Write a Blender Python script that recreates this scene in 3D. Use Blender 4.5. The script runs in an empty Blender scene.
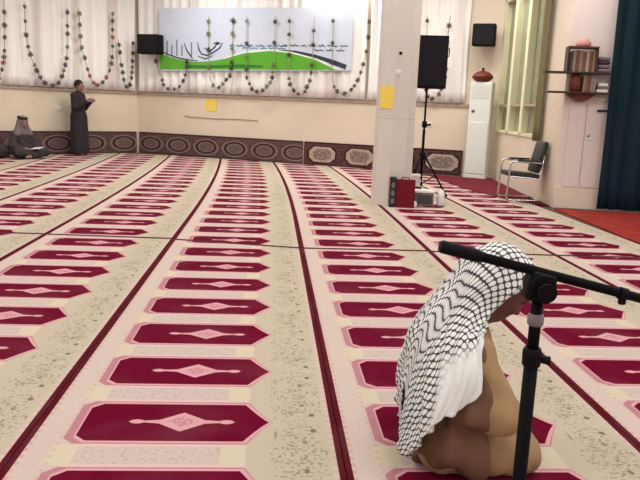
import bpy, bmesh, math, random
import numpy as np
from mathutils import Vector, Matrix

random.seed(7)
RNG = np.random.RandomState(7)
SC = bpy.context.scene
COL = SC.collection
PI = math.pi

# ------------------------------------------------------------------ camera
CAM_Z = 1.33
cam_data = bpy.data.cameras.new('camera')
cam_data.sensor_fit = 'HORIZONTAL'
cam_data.sensor_width = 36.0
cam_data.lens = 36.0 * 700.0 / 640.0
cam_data.clip_start = 0.05
cam = bpy.data.objects.new('camera', cam_data)
COL.objects.link(cam)
pitch, roll, yaw = 0.187665, 0.0415434, 0.0737053
fwd = Vector((math.sin(yaw) * math.cos(pitch), math.cos(yaw) * math.cos(pitch), -math.sin(pitch)))
r0 = fwd.cross(Vector((0, 0, 1))).normalized()
u0 = r0.cross(fwd)
right = math.cos(roll) * r0 + math.sin(roll) * u0
up = -math.sin(roll) * r0 + math.cos(roll) * u0
cam.matrix_world = Matrix(((right.x, up.x, -fwd.x, 0), (right.y, up.y, -fwd.y, 0), (right.z, up.z, -fwd.z, CAM_Z), (0, 0, 0, 1)))
SC.camera = cam

# ------------------------------------------------------------------ world, exposure
world = bpy.data.worlds.new('world')
SC.world = world
world.use_nodes = True
world.node_tree.nodes['Background'].inputs[0].default_value = (1.0, 0.985, 0.97, 1)
world.node_tree.nodes['Background'].inputs[1].default_value = 0.62
SC.view_settings.view_transform = 'Standard'
SC.view_settings.look = 'None'
SC.view_settings.exposure = 0.26
SC.view_settings.gamma = 1.0
SC.view_settings.use_curve_mapping = False
LAMP_W = 36.0
LAMP_C = (1.0, 0.985, 0.955)

# ------------------------------------------------------------------ helpers: materials
def lin(c):
    return tuple(((v / 255.0) / 12.92 if v / 255.0 <= 0.04045 else ((v / 255.0 + 0.055) / 1.055) ** 2.4) for v in c)

class S:
    """a float socket with arithmetic that lays down Math nodes"""
    def __init__(s, nt, sock): s.nt, s.k = nt, sock
    def op(s, name, *a, clamp=False):
        n = s.nt.nodes.new('ShaderNodeMath'); n.operation = name; n.use_clamp = clamp
        for i, v in enumerate((s,) + a):
            if isinstance(v, S): s.nt.links.new(v.k, n.inputs[i])
            else: n.inputs[i].default_value = v
        return S(s.nt, n.outputs[0])
    def __add__(s, o): return s.op('ADD', o)
    __radd__ = __add__
    def __sub__(s, o): return s.op('SUBTRACT', o)
    def __rsub__(s, o): return s.op('MULTIPLY', -1.0).op('ADD', o)
    def __mul__(s, o): return s.op('MULTIPLY', o)
    __rmul__ = __mul__
    def __truediv__(s, o): return s.op('DIVIDE', o)
    def abs(s): return s.op('ABSOLUTE')
    def fract(s): return s.op('FRACT')
    def sin(s): return s.op('SINE')
    def pow(s, e): return s.op('POWER', e)
    def max(s, o): return s.op('MAXIMUM', o)
    def min(s, o): return s.op('MINIMUM', o)
    def lt(s, o): return s.op('LESS_THAN', o)
    def gt(s, o): return s.op('GREATER_THAN', o)
    def sat(s): return s.op('ADD', 0.0, clamp=True)

def new_mat(name, color=(200, 200, 200), rough=0.7, metal=0.0, spec=0.3, noise=0.0, nscale=8.0, bump=0.0, bscale=60.0, sheen=0.0):
    m = bpy.data.materials.new(name)
    m.use_nodes = True
    nt = m.node_tree
    b = nt.nodes['Principled BSDF']
    c = lin(color)
    b.inputs['Base Color'].default_value = (*c, 1)
    b.inputs['Roughness'].default_value = rough
    b.inputs['Metallic'].default_value = metal
    b.inputs['Specular IOR Level'].default_value = spec
    if sheen: b.inputs['Sheen Weight'].default_value = sheen
    tc = None
    if noise or bump:
        tc = nt.nodes.new('ShaderNodeTexCoord')
    if noise:
        t = nt.nodes.new('ShaderNodeTexNoise'); t.inputs['Scale'].default_value = nscale; t.inputs['Detail'].default_value = 4
        nt.links.new(tc.outputs['Object'], t.inputs['Vector'])
        mx = nt.nodes.new('ShaderNodeMix'); mx.data_type = 'RGBA'
        mx.inputs[6].default_value = (*[v * (1 - noise) for v in c], 1)
        mx.inputs[7].default_value = (*[min(1, v * (1 + noise)) for v in c], 1)
        nt.links.new(t.outputs['Fac'], mx.inputs[0])
        nt.links.new(mx.outputs[2], b.inputs['Base Color'])
    if bump:
        t = nt.nodes.new('ShaderNodeTexNoise'); t.inputs['Scale'].default_value = bscale; t.inputs['Detail'].default_value = 3
        nt.links.new(tc.outputs['Object'], t.inputs['Vector'])
        bp = nt.nodes.new('ShaderNodeBump'); bp.inputs['Strength'].default_value = bump; bp.inputs['Distance'].default_value = 0.01
        nt.links.new(t.outputs['Fac'], bp.inputs['Height'])
        nt.links.new(bp.outputs['Normal'], b.inputs['Normal'])
    return m

class Pat:
    """layered colour pattern on UV coordinates"""
    def __init__(s, name, rough=0.9, spec=0.1):
        s.m = bpy.data.materials.new(name); s.m.use_nodes = True
        s.nt = s.m.node_tree; s.b = s.nt.nodes['Principled BSDF']
        s.b.inputs['Roughness'].default_value = rough; s.b.inputs['Specular IOR Level'].default_value = spec
        uv = s.nt.nodes.new('ShaderNodeUVMap')
        s.uvn = uv
        sp = s.nt.nodes.new('ShaderNodeSeparateXYZ'); s.nt.links.new(uv.outputs[0], sp.inputs[0])
        s.u, s.v = S(s.nt, sp.outputs[0]), S(s.nt, sp.outputs[1])
        s.col = None
    def noise(s, sx, sy, detail=2.0, scale=1.0, kind='NOISE'):
        mp = s.nt.nodes.new('ShaderNodeMapping'); mp.inputs['Scale'].default_value = (sx, sy, 1)
        s.nt.links.new(s.uvn.outputs[0], mp.inputs[0])
        t = s.nt.nodes.new('ShaderNodeTexNoise' if kind == 'NOISE' else 'ShaderNodeTexVoronoi')
        t.inputs['Scale'].default_value = scale
        if kind == 'NOISE': t.inputs['Detail'].default_value = detail
        s.nt.links.new(mp.outputs[0], t.inputs['Vector'])
        return S(s.nt, t.outputs[0])
    def rgb(s, c):
        n = s.nt.nodes.new('ShaderNodeRGB'); n.outputs[0].default_value = (*lin(c), 1); return n.outputs[0]
    def base(s, c): s.col = s.rgb(c)
    def over(s, mask, c):
        mx = s.nt.nodes.new('ShaderNodeMix'); mx.data_type = 'RGBA'
        s.nt.links.new(mask.k, mx.inputs[0]); s.nt.links.new(s.col, mx.inputs[6])
        mx.inputs[7].default_value = (*lin(c), 1)
        s.col = mx.outputs[2]
    def done(s):
        s.nt.links.new(s.col, s.b.inputs['Base Color']); return s.m

# ------------------------------------------------------------------ helpers: meshes
def props(o, label=None, cat=None, group=None, kind=None):
    if label: o['label'] = label
    if cat: o['category'] = cat
    if group: o['group'] = group
    if kind: o['kind'] = kind
    return o

def empty(name, loc, label, cat, group=None, rz=0.0):
    o = bpy.data.objects.new(name, None); COL.objects.link(o)
    o.location = loc; o.rotation_euler = (0, 0, rz)
    o.empty_display_size = 0.1
    return props(o, label, cat, group)

def link_mesh(name, me, mats, parent=None, smooth=False):
    if not isinstance(mats, (list, tuple)): mats = [mats]
    for m in mats: me.materials.append(m)
    if smooth:
        me.polygons.foreach_set('use_smooth', [True] * len(me.polygons))
    o = bpy.data.objects.new(name, me); COL.objects.link(o)
    if parent is not None: o.parent = parent
    return o

def from_bm(name, bm, mats, parent=None, smooth=False):
    bmesh.ops.recalc_face_normals(bm, faces=bm.faces)
    me = bpy.data.meshes.new(name); bm.to_mesh(me); bm.free()
    return link_mesh(name, me, mats, parent, smooth)

def add_box(bm, c, s, rot=None, bevel=0.0, mi=0):
    mat = Matrix.Translation(c)
    if rot is not None: mat = mat @ rot.to_4x4()
    mat = mat @ Matrix.Diagonal((s[0], s[1], s[2], 1))
    r = bmesh.ops.create_cube(bm, size=1.0, matrix=mat)
    fs = {f for v in r['verts'] for f in v.link_faces}
    for f in fs: f.material_index = mi
    if bevel > 0:
        es = {e for v in r['verts'] for e in v.link_edges}
        bmesh.ops.bevel(bm, geom=list(es), offset=bevel, segments=2, affect='EDGES', profile=0.5)

def add_tube(bm, pts, radii, seg=12, mi=0, caps=True):
    """swept tube through pts; radii a number or one per point"""
    pts = [Vector(p) for p in pts]
    if not isinstance(radii, (list, tuple)): radii = [radii] * len(pts)
    rings = []
    prev = None
    for i, p in enumerate(pts):
        if i == 0: d = pts[1] - pts[0]
        elif i == len(pts) - 1: d = pts[-1] - pts[-2]
        else: d = (pts[i + 1] - pts[i]).normalized() + (pts[i] - pts[i - 1]).normalized()
        d.normalize()
        if prev is None:
            a = Vector((0, 0, 1)) if abs(d.z) < 0.9 else Vector((1, 0, 0))
            x = d.cross(a).normalized()
        else:
            x = (prev - d * prev.dot(d)).normalized()
        prev = x
        y = d.cross(x)
        rings.append([bm.verts.new(p + radii[i] * (math.cos(2 * PI * k / seg) * x + math.sin(2 * PI * k / seg) * y)) for k in range(seg)])
    for a, b in zip(rings, rings[1:]):
        for k in range(seg):
            f = bm.faces.new((a[k], a[(k + 1) % seg], b[(k + 1) % seg], b[k])); f.material_index = mi; f.smooth = True
    if caps:
        for r in (rings[0][::-1], rings[-1]):
            f = bm.faces.new(r); f.material_index = mi

def add_lathe(bm, prof, c=(0, 0, 0), seg=24, mi=0):
    c = Vector(c)
    rings = [[bm.verts.new(c + Vector((r * math.cos(2 * PI * k / seg), r * math.sin(2 * PI * k / seg), z))) for k in range(seg)] for r, z in prof]
    for a, b in zip(rings, rings[1:]):
        for k in range(seg):
            f = bm.faces.new((a[k], a[(k + 1) % seg], b[(k + 1) % seg], b[k])); f.material_index = mi; f.smooth = True
    bm.faces.new(rings[0][::-1]).material_index = mi
    bm.faces.new(rings[-1]).material_index = mi

def add_prism(bm, poly, depth_vec, mi=0):
    """closed slab: polygon of 3D points swept by depth_vec"""
    dv = Vector(depth_vec)
    a = [bm.verts.new(Vector(p)) for p in poly]
    b = [bm.verts.new(Vector(p) + dv) for p in poly]
    n = len(a)
    bm.faces.new(a).material_index = mi
    bm.faces.new(b[::-1]).material_index = mi
    for i in range(n):
        bm.faces.new((a[i], b[i], b[(i + 1) % n], a[(i + 1) % n])).material_index = mi

def box_obj(name, c, s, mat, parent=None, bevel=0.0, rot=None):
    bm = bmesh.new(); add_box(bm, c, s, rot, bevel); return from_bm(name, bm, mat, parent)

def copy_tree(o, parent=None):
    c = o.copy(); COL.objects.link(c)
    if parent is not None: c.parent = parent
    for ch in list(o.children): copy_tree(ch, c)
    return c

def grid_mesh(name, P, uv=None, closed=False):
    """P: array rows x cols x 3"""
    R, C = P.shape[:2]
    me = bpy.data.meshes.new(name)
    faces = [(i * C + j, i * C + j + 1, (i + 1) * C + j + 1, (i + 1) * C + j) for i in range(R - 1) for j in range(C - 1)]
    me.from_pydata([tuple(map(float, p)) for p in P.reshape(-1, 3)], [], faces)
    if uv is not None:
        lay = me.uv_layers.new(name='UVMap')
        fl = uv.reshape(-1, 2)
        idx = np.empty(len(me.loops), dtype=np.int32); me.loops.foreach_get('vertex_index', idx)
        lay.data.foreach_set('uv', fl[idx].astype(np.float32).ravel())
    return me

# ------------------------------------------------------------------ helpers: soft bodies (distance fields turned into one mesh)
class Field:
    def __init__(s, lo, hi, h):
        s.lo = np.array(lo, float); s.h = h
        s.n = np.ceil((np.array(hi) - s.lo) / h).astype(int) + 1
        s.f = np.full(s.n, 0.2, dtype=np.float32)
        s.ax = [s.lo[i] + h * np.arange(s.n[i]) for i in range(3)]
    def _blk(s, lo, hi):
        i0 = np.clip(np.floor((np.array(lo) - s.lo) / s.h).astype(int), 0, s.n)
        i1 = np.clip(np.ceil((np.array(hi) - s.lo) / s.h).astype(int) + 1, 0, s.n)
        sl = tuple(slice(a, b) for a, b in zip(i0, i1))
        X, Y, Z = np.meshgrid(*[s.ax[i][sl[i]] for i in range(3)], indexing='ij', sparse=True)
        return sl, X, Y, Z
    def _put(s, sl, d, k, sub):
        cur = s.f[sl]; d = d.astype(np.float32)
        if sub:
            s.f[sl] = np.maximum(cur, -d)
        elif k <= 0: s.f[sl] = np.minimum(cur, d)
        else:
            hh = np.maximum(k - np.abs(cur - d), 0) / k
            s.f[sl] = np.minimum(cur, d) - hh * hh * k * 0.25
    def cone(s, a, b, ra, rb, k=0.03, sub=False):
        a = np.array(a, float); b = np.array(b, float); m = max(ra, rb) + k + 0.05
        sl, X, Y, Z = s._blk(np.minimum(a, b) - m, np.maximum(a, b) + m)
        d = b - a; L = float(d @ d) + 1e-12
        t = np.clip(((X - a[0]) * d[0] + (Y - a[1]) * d[1] + (Z - a[2]) * d[2]) / L, 0, 1)
        dist = np.sqrt((X - a[0] - t * d[0]) ** 2 + (Y - a[1] - t * d[1]) ** 2 + (Z - a[2] - t * d[2]) ** 2) - (ra + (rb - ra) * t)
        s._put(sl, dist, k, sub)
    def ell(s, c, r, M=None, k=0.03, sub=False):
        c = np.array(c, float); r = np.array(r, float); m = r.max() + k + 0.05
        sl, X, Y, Z = s._blk(c - m, c + m)
        dx, dy, dz = X - c[0], Y - c[1], Z - c[2]
        if M is not None:
            M = np.array(M, float)     # rows are the local axes
            dx, dy, dz = (M[i][0] * dx + M[i][1] * dy + M[i][2] * dz for i in range(3))
        k0 = np.sqrt((dx / r[0]) ** 2 + (dy / r[1]) ** 2 + (dz / r[2]) ** 2)
        k1 = np.sqrt((dx / r[0] ** 2) ** 2 + (dy / r[1] ** 2) ** 2 + (dz / r[2] ** 2) ** 2) + 1e-9
        s._put(sl, k0 * (k0 - 1.0) / k1, k, sub)
    def chain(s, pts, rad, k=0.03):
        for i in range(len(pts) - 1): s.cone(pts[i], pts[i + 1], rad[i], rad[i + 1], k)
    def below(s, z):          # cut everything under z
        s.f = np.maximum(s.f, (z - s.ax[2])[None, None, :].astype(np.float32))
    def plane(s, n, c):       # keep the side n.p < c
        X, Y, Z = np.meshgrid(*s.ax, indexing='ij', sparse=True)
        s.f = np.maximum(s.f, (n[0] * X + n[1] * Y + n[2] * Z - c).astype(np.float32))
    def mesh(s, name):
        f = s.f; f[0] = f[-1] = 0.2; f[:, 0] = f[:, -1] = 0.2; f[:, :, 0] = f[:, :, -1] = 0.2
        ins = f < 0
        nx, ny, nz = f.shape
        cnt = np.zeros((nx - 1, ny - 1, nz - 1), np.float32)
        acc = np.zeros((nx - 1, ny - 1, nz - 1, 3), np.float32)
        quads_src = []
        for ax in range(3):
            a = [slice(None)] * 3; b = [slice(None)] * 3
            a[ax] = slice(0, -1); b[ax] = slice(1, None)
            fa, fb = f[tuple(a)], f[tuple(b)]
            cr = (ins[tuple(a)] != ins[tuple(b)])
            I = np.argwhere(cr)
            va, vb = fa[cr], fb[cr]
            t = va / (va - vb)
            pos = I.astype(np.float32); pos[:, ax] += t
            o1, o2 = [(1, 2), (2, 0), (0, 1)][ax]
            for d1 in (0, -1):
                for d2 in (0, -1):
                    J = I.copy(); J[:, o1] += d1; J[:, o2] += d2
                    np.add.at(cnt, tuple(J.T), 1); np.add.at(acc, tuple(J.T), pos)
            quads_src.append((ax, o1, o2, I, ins[tuple(a)][cr]))
        act = np.argwhere(cnt > 0)
        idx = -np.ones(cnt.shape, np.int64); idx[tuple(act.T)] = np.arange(len(act))
        V = acc[tuple(act.T)] / cnt[tuple(act.T)][:, None] * s.h + s.lo
        Q = []
        for ax, o1, o2, I, inside in quads_src:
            c = []
            for d1, d2 in ((0, 0), (-1, 0), (-1, -1), (0, -1)):
                J = I.copy(); J[:, o1] += d1; J[:, o2] += d2
                c.append(idx[tuple(J.T)])
            q = np.stack(c, 1); q[~inside] = q[~inside][:, ::-1]
            Q.append(q)
        Q = np.concatenate(Q)
        me = bpy.data.meshes.new(name)
        me.from_pydata(V.tolist(), [], Q.tolist())
        me.polygons.foreach_set('use_smooth', [True] * len(me.polygons))
        return me

# ------------------------------------------------------------------ materials
M = {}
def mk(key, *a, **k): M[key] = new_mat(key, *a, **k)
mk('marble', (224, 209, 187), 0.45, noise=0.10, nscale=1.3, spec=0.3)
mk('marble_pillar', (216, 207, 196), 0.4, noise=0.08, nscale=2.0, spec=0.3)
mk('ledge_stone', (176, 158, 140), 0.5)
mk('marble_light', (226, 212, 204), 0.45, noise=0.05, nscale=2.0)
mk('plaster', (226, 216, 206), 0.8)
mk('ceiling_paint', (238, 236, 232), 0.9)
mk('floor_stone', (92, 70, 62), 0.7)
mk('binding', (84, 26, 34), 0.95)
mk('yellow_paper', (242, 214, 96), 0.7)
mk('white_plastic', (225, 225, 220), 0.4)
mk('ac_white', (226, 232, 224), 0.35)
mk('ac_grille', (70, 72, 72), 0.5)
mk('black_plastic', (12, 10, 14), 0.55, spec=0.12)
mk('black_metal', (8, 7, 9), 0.5, spec=0.08)
mk('grille_cloth', (17, 14, 22), 0.8, bump=0.3, bscale=300)
mk('chrome', (215, 215, 215), 0.15, metal=1.0)
mk('seat_vinyl', (38, 40, 40), 0.45)
mk('dark_wood', (62, 42, 34), 0.5, noise=0.25, nscale=9)
mk('red_wood', (112, 46, 40), 0.45, noise=0.2, nscale=9)
mk('red_cloth', (112, 16, 34), 0.9, noise=0.15, nscale=30)
mk('orange_rug', (142, 36, 24), 0.95, noise=0.7, nscale=3.2)
mk('plain_red', (104, 10, 32), 0.95, noise=0.25, nscale=9)
mk('grey_plastic', (122, 110, 112), 0.5)
mk('dark_drape', (6, 36, 46), 0.85, noise=0.15, nscale=4)
mk('olive_reveal_shade', (128, 116, 82), 0.9)
mk('skin', (98, 58, 50), 0.55)
mk('skin_far', (140, 104, 92), 0.6)
mk('hair', (24, 20, 20), 0.6)
mk('eye', (28, 22, 20), 0.3)
mk('tan_cloth', (164, 132, 96), 0.9, bump=0.15, bscale=220)
mk('brown_cloth', (116, 84, 64), 0.9, noise=0.2, nscale=14, bump=0.15, bscale=200)
mk('charcoal_cloth', (46, 40, 46), 0.9)
mk('grey_brown_cloth', (62, 54, 56), 0.9)
mk('far_scarf', (116, 106, 104), 0.9, noise=0.3, nscale=30)
mk('white_cloth', (228, 226, 222), 0.9)
mk('black_cord', (18, 17, 18), 0.8)
mk('lamp_diffuser', (245, 245, 240), 0.5)
mk('window_frame', (226, 222, 184), 0.5)
mk('window_glass', (142, 146, 122), 0.25, noise=0.25, nscale=2.0)
mk('string', (150, 150, 110), 0.8)
mk('flower_purple', (92, 66, 78), 0.8)
mk('flower_dark', (70, 60, 52), 0.8)
mk('flower_red', (150, 70, 70), 0.8)
mk('leaf_green', (110, 128, 74), 0.8)
mk('banner_sky', (204, 212, 226), 0.6, noise=0.05, nscale=2)
mk('banner_green', (92, 170, 44), 0.6, noise=0.12, nscale=3)
mk('banner_dark_green', (52, 120, 44), 0.6)
mk('banner_ink', (48, 58, 72), 0.6)
mk('banner_blue', (72, 118, 150), 0.6)
mk('banner_white', (232, 240, 232), 0.6)
mk('drawing_grey', (120, 122, 136), 0.6)

# prayer carpet: repeat of one niche along the roll (u across, v along in repeats)
def carpet_mat():
    p = Pat('prayer_carpet', 0.95, 0.05)
    u, v = p.u, p.v
    b = (v + 0.5).fract() - 0.5
    ab = b.abs()
    fine = p.noise(180, 90, 3)
    speck = p.noise(74, 36, 3)
    speck2 = p.noise(15, 8, 2)
    vine = p.noise(1, 1, scale=1.0, kind='NOISE')
    p.base((198, 181, 170))
    # pale right field with grey-green floral specks
    fld = u.gt(0.70) * u.lt(0.965)
    p.over(fld * 1.0, (186, 175, 155))
    du_ = (u - 0.865) / 0.085; dv_ = (0.5 - ab) / 0.50
    clump = (du_ * du_ + dv_ * dv_ - 0.15).op('MULTIPLY', -0.42).op('EXPONENT')
    fl = u.gt(0.775) * u.lt(0.955) * (speck * 0.8 + clump * 0.13 + speck2 * 0.30).gt(0.725)
    p.over(fl * 0.7, (130, 120, 100))
    fl2 = u.gt(0.79) * u.lt(0.94) * (fine * 0.8 + clump * 0.12 + speck2 * 0.2).gt(0.735)
    p.over(fl2 * 0.65, (100, 90, 78))
    e1 = (u - 0.918) * 100.0; e2 = (ab - 0.13) * 36.0
    p.over((e1 * e1 + e2 * e2).lt(1.0) * 0.8, (88, 92, 70))
    e3 = (u - 0.885) * 110.0; e4 = (ab - 0.30) * 40.0
    p.over((e3 * e3 + e4 * e4).lt(1.0) * 0.6, (110, 84, 76))
    fl3 = u.gt(0.03) * u.lt(0.11) * (fine * 0.6 + speck * 0.5).gt(0.64)
    p.over(fl3 * 0.30, (160, 140, 120))
    # rose band between niches
    rowband = ab.gt(0.30) * u.gt(0.165) * u.lt(0.695)
    p.over(rowband * 1.0, (210, 180, 177))
    core = ab.gt(0.385) * u.gt(0.18) * u.lt(0.62)
    p.over(core * 1.0, (194, 179, 168))
    p.over(core * (p.noise(60, 30, 3)).gt(0.58) * 0.4, (148, 134, 126))
    blocks = ab.gt(0.365) * ((u.gt(0.10) * u.lt(0.178)) + (u.gt(0.622) * u.lt(0.69)))
    p.over(blocks.sat(), (201, 190, 164))
    # niche outlines
    def niche(eL, eV, eR):
        hb = 0.300 + eV
        inV = ab.lt(hb)
        left = (ab - (0.225 + eV)).max(0.0) * 0.48 + (0.150 - eL)
        rr = (ab / hb).pow(0.85) * -0.085 + (0.770 + eR)
        return inV * u.gt(left) * u.lt(rr)
    p.over(niche(0.034, 0.045, 0.012), (176, 122, 130))
    p.over(niche(0.006, 0.028, 0.010), (208, 156, 160))
    p.over(niche(0.0, 0.0, 0.0), (99, 0, 36))
    # lozenge medallion with horns
    du = (u - 0.475).abs()
    med = (du / 0.095 + ab / 0.155).lt(1.0)
    horn = (du / 0.185 + ab / 0.050).lt(1.0)
    bud = ((du - 0.150) * (du - 0.150) * 1600.0 + ab * ab * 900.0).lt(1.0)
    p.over((med + horn + bud).sat(), (206, 152, 156))
    core2 = (du / 0.055 + ab / 0.09).lt(1.0)
    p.over(core2 * (p.noise(90, 45, 2)).gt(0.5), (176, 120, 132))
    # edge stripes with comb-tooth fringe
    tooth = (v * 11.0).fract().lt(0.5)
    p.over(u.lt(0.034) * tooth * 0.6, (196, 140, 140))
    p.over((u.gt(0.104) * u.lt(0.118)) * tooth * 0.5, (200, 150, 148))
    p.over(u.gt(0.966) * tooth * 0.5, (196, 150, 140))
    p.over((u.lt(0.021) + u.gt(0.979)).sat(), (84, 16, 28))
    # pile variation
    big = p.noise(3, 1.5, 2)
    p.over((big - 0.45).sat() * 0.14, (190, 160, 160))
    return p.done()
M['prayer_carpet'] = carpet_mat()

# backrest cloth along the foot of the wall: row of eight-sided medallions (v 0..1 up, u in repeats)
def dado_mat(name, ground, med, line, core, lens=False):
    p = Pat(name, 0.9, 0.08)
    u, v = p.u, p.v
    a = ((u.fract()) - 0.5).abs() * 0.80      # metres from the medallion centre
    h = (v - 0.47).abs() * 0.52
    d = (a / 0.30).max(h / 0.185).max((a + h * 1.0) / 0.375)
    if lens: d = ((a / 0.29) * (a / 0.29)) + (h / 0.16) * (h / 0.16)
    p.base(ground)
    p.over(p.noise(14, 9, 3).gt(0.55) * 0.6, line)
    p.over(d.lt(1.5 if lens else 0.0), med) if lens else None
    p.over(d.lt(1.06), line)
    p.over(d.lt(0.60 if lens else 0.94), med)
    p.over(d.lt(0.94) * p.noise(30, 12, 2).gt(0.56) * 0.5, line)
    p.over(d.lt(0.40 if lens else 0.66), core)
    p.over(d.lt(0.66) * p.noise(22, 10, 2).gt(0.55) * 0.5, med)
    p.over(v.gt(0.94).max(v.lt(0.04)), line)
    return p.done()
M['dado_plain'] = dado_mat('maroon_medallion_cloth', (98, 74, 72), (130, 108, 102), (62, 44, 46), (104, 82, 82), True)
M['dado_bold'] = dado_mat('bold_medallion_cloth', (92, 64, 62), (186, 166, 150), (54, 30, 34), (126, 108, 102))

# pale curtain: bright and dull bands of its hanging folds put into the colour
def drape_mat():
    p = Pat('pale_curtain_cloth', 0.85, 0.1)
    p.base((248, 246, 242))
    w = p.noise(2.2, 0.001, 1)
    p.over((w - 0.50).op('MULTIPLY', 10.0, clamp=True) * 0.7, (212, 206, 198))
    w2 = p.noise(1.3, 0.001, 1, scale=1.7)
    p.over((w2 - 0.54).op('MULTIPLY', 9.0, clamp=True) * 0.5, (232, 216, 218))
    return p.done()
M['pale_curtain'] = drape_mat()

# checked head cloth
def scarf_mat():
    p = Pat('checked_headscarf', 0.9, 0.1)
    u, v = p.u, p.v            # metres on the cloth
    wob = p.noise(30, 30, 2) * 0.006
    a = ((u + wob + v) / 0.0360).fract() - 0.5
    c = ((u + wob - v) / 0.0360).fract() - 0.5
    p.base((232, 232, 228))
    # net of dark lines, thick at the crossings
    la = (a.abs() - 0.5).abs()
    lc = (c.abs() - 0.5).abs()
    net = la.lt(lc * -0.30 + 0.215).max(lc.lt(la * -0.30 + 0.215))
    mask = S(p.nt, p.nt.nodes.new('ShaderNodeAttribute').outputs['Fac'])
    mask.k.node.attribute_name = 'plain'
    p.over(net * (1.0 - mask) * 0.92, (24, 24, 30))
    return p.done()
M['scarf'] = scarf_mat()

# ================================================================== THE ROOM
BK0, BK1 = Vector((-3.40, 18.25)), Vector((4.70, 14.74))
LF1 = Vector((-5.98, 15.97))
LF_END = BK0 + (LF1 - BK0) * 2.6
WN1 = Vector((4.23, 10.15))
AL1 = Vector((7.2, 9.5))

class Wall:
    """frame along a wall: s metres from its first corner, z up, off metres out into the room"""
    def __init__(s, a, b):
        s.a, s.b = Vector(a), Vector(b)
        s.t = (s.b - s.a).normalized(); s.L = (s.b - s.a).length
        n = Vector((s.t.y, -s.t.x))
        if n.y > 0: n = -n
        s.n = n
    def p(s, q, z, off=0.0):
        v = s.a + s.t * q + s.n * off
        return Vector((v.x, v.y, z))
    def rz(s): return math.atan2(s.t.y, s.t.x)

W_B, W_L, W_W, W_A = Wall(BK0, BK1), Wall(BK0, LF_END), Wall(BK1, WN1), Wall(WN1, AL1)
W_W.n = Vector((-abs(W_W.t.y), W_W.t.x if W_W.t.y < 0 else -W_W.t.x)).normalized()
CEIL = 4.4

def slab(bm, w, s0, s1, z0, z1, o0, o1, mi=0):
    P = [w.p(s0, z0, o0), w.p(s1, z0, o0), w.p(s1, z1, o0), w.p(s0, z1, o0)]
    n = w.n * (o1 - o0)
    add_prism(bm, P, (n.x, n.y, 0), mi)

def wall(name, w, mat, s0=0.0, s1=None):
    bm = bmesh.new(); slab(bm, w, s0, w.L if s1 is None else s1, -0.02, CEIL, 0, -0.2)
    return props(from_bm(name, bm, mat), kind='structure')

bm = bmesh.new(); add_box(bm, (-1.5, 7.5, -0.06), (18, 24, 0.09)); props(from_bm('floor', bm, M['floor_stone']), kind='structure')
bm = bmesh.new(); add_box(bm, (-1.5, 7.5, CEIL + 0.06), (18, 24, 0.1)); props(from_bm('ceiling', bm, M['ceiling_paint']), kind='structure')
wall('wall_back', W_B, M['marble'])
wall('wall_left', W_L, M['marble'])
wall('wall_alcove', W_A, M['marble_light'], 0.0)
# wall with the window: four pieces round the opening, one mesh
WS0, WS1, WZ0, WZ1 = 0.20, 3.35, 0.97, 3.6
bm = bmesh.new()
slab(bm, W_W, 0, WS0, -0.02, CEIL, 0, -0.2); slab(bm, W_W, WS1, W_W.L, -0.02, CEIL, 0, -0.2)
slab(bm, W_W, WS0, WS1, -0.02, WZ0, 0, -0.2); slab(bm, W_W, WS0, WS1, WZ1, CEIL, 0, -0.2)
props(from_bm('wall_right', bm, M['marble']), kind='structure')
win = props(bpy.data.objects.new('window_1', None), kind='structure'); COL.objects.link(win)
bm = bmesh.new()
for a, b in ((WS0, WS0 + 0.07), (WS1 - 0.16, WS1)): slab(bm, W_W, a, b, WZ0, WZ1, 0.02, -0.12)
slab(bm, W_W, WS0, WS1, WZ0, WZ0 + 0.05, 0.03, -0.12); slab(bm, W_W, WS0, WS1, WZ1 - 0.06, WZ1, 0.02, -0.12)
for q, wd in ((1.22, 0.22), (2.25, 0.19)): slab(bm, W_W, q - wd / 2, q + wd / 2, WZ0, WZ1, 0.03, -0.10)
o = from_bm('window_frame', bm, M['window_frame'], win); props(o, kind='structure')
bm = bmesh.new(); slab(bm, W_W, WS0, WS1, 1.49, 1.53, 0.005, -0.06)
props(from_bm('window_bar', bm, M['ledge_stone'], win), kind='structure')
bm = bmesh.new(); slab(bm, W_W, WS0, WS1, WZ0, WZ1, -0.10, -0.115)
props(from_bm('window_pane', bm, M['window_glass'], win), kind='structure')
# stone ledges
for i, (w, s0, s1) in enumerate(((W_B, 0.0, W_B.L - 0.05), (W_L, 0.05, W_L.L))):
    bm = bmesh.new(); slab(bm, w, s0, s1, 1.455, 1.515, 0.0, 0.045)
    props(from_bm('trim_%d' % (i + 1), bm, M['ledge_stone']), kind='structure')
bm = bmesh.new(); slab(bm, W_A, 0.0, 0.95, 1.585, 1.625, 0.0, 0.03); slab(bm, W_A, 0.0, 0.95, 1.53, 1.55, 0.0, 0.02)
props(from_bm('trim_3', bm, M['marble']), kind='structure')
bm = bmesh.new(); slab(bm, W_A, 0.09, 0.32, 0.32, 1.53, 0.0, 0.02); slab(bm, W_A, 0.34, 0.66, 0.32, 1.53, 0.0, 0.02)
props(from_bm('trim_4', bm, M['marble_light']), kind='structure')
bm = bmesh.new(); slab(bm, W_A, 0.0, 0.95, 0.0, 0.30, 0.0, 0.025)
props(from_bm('baseboard_alcove', bm, M['marble']), kind='structure')

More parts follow.
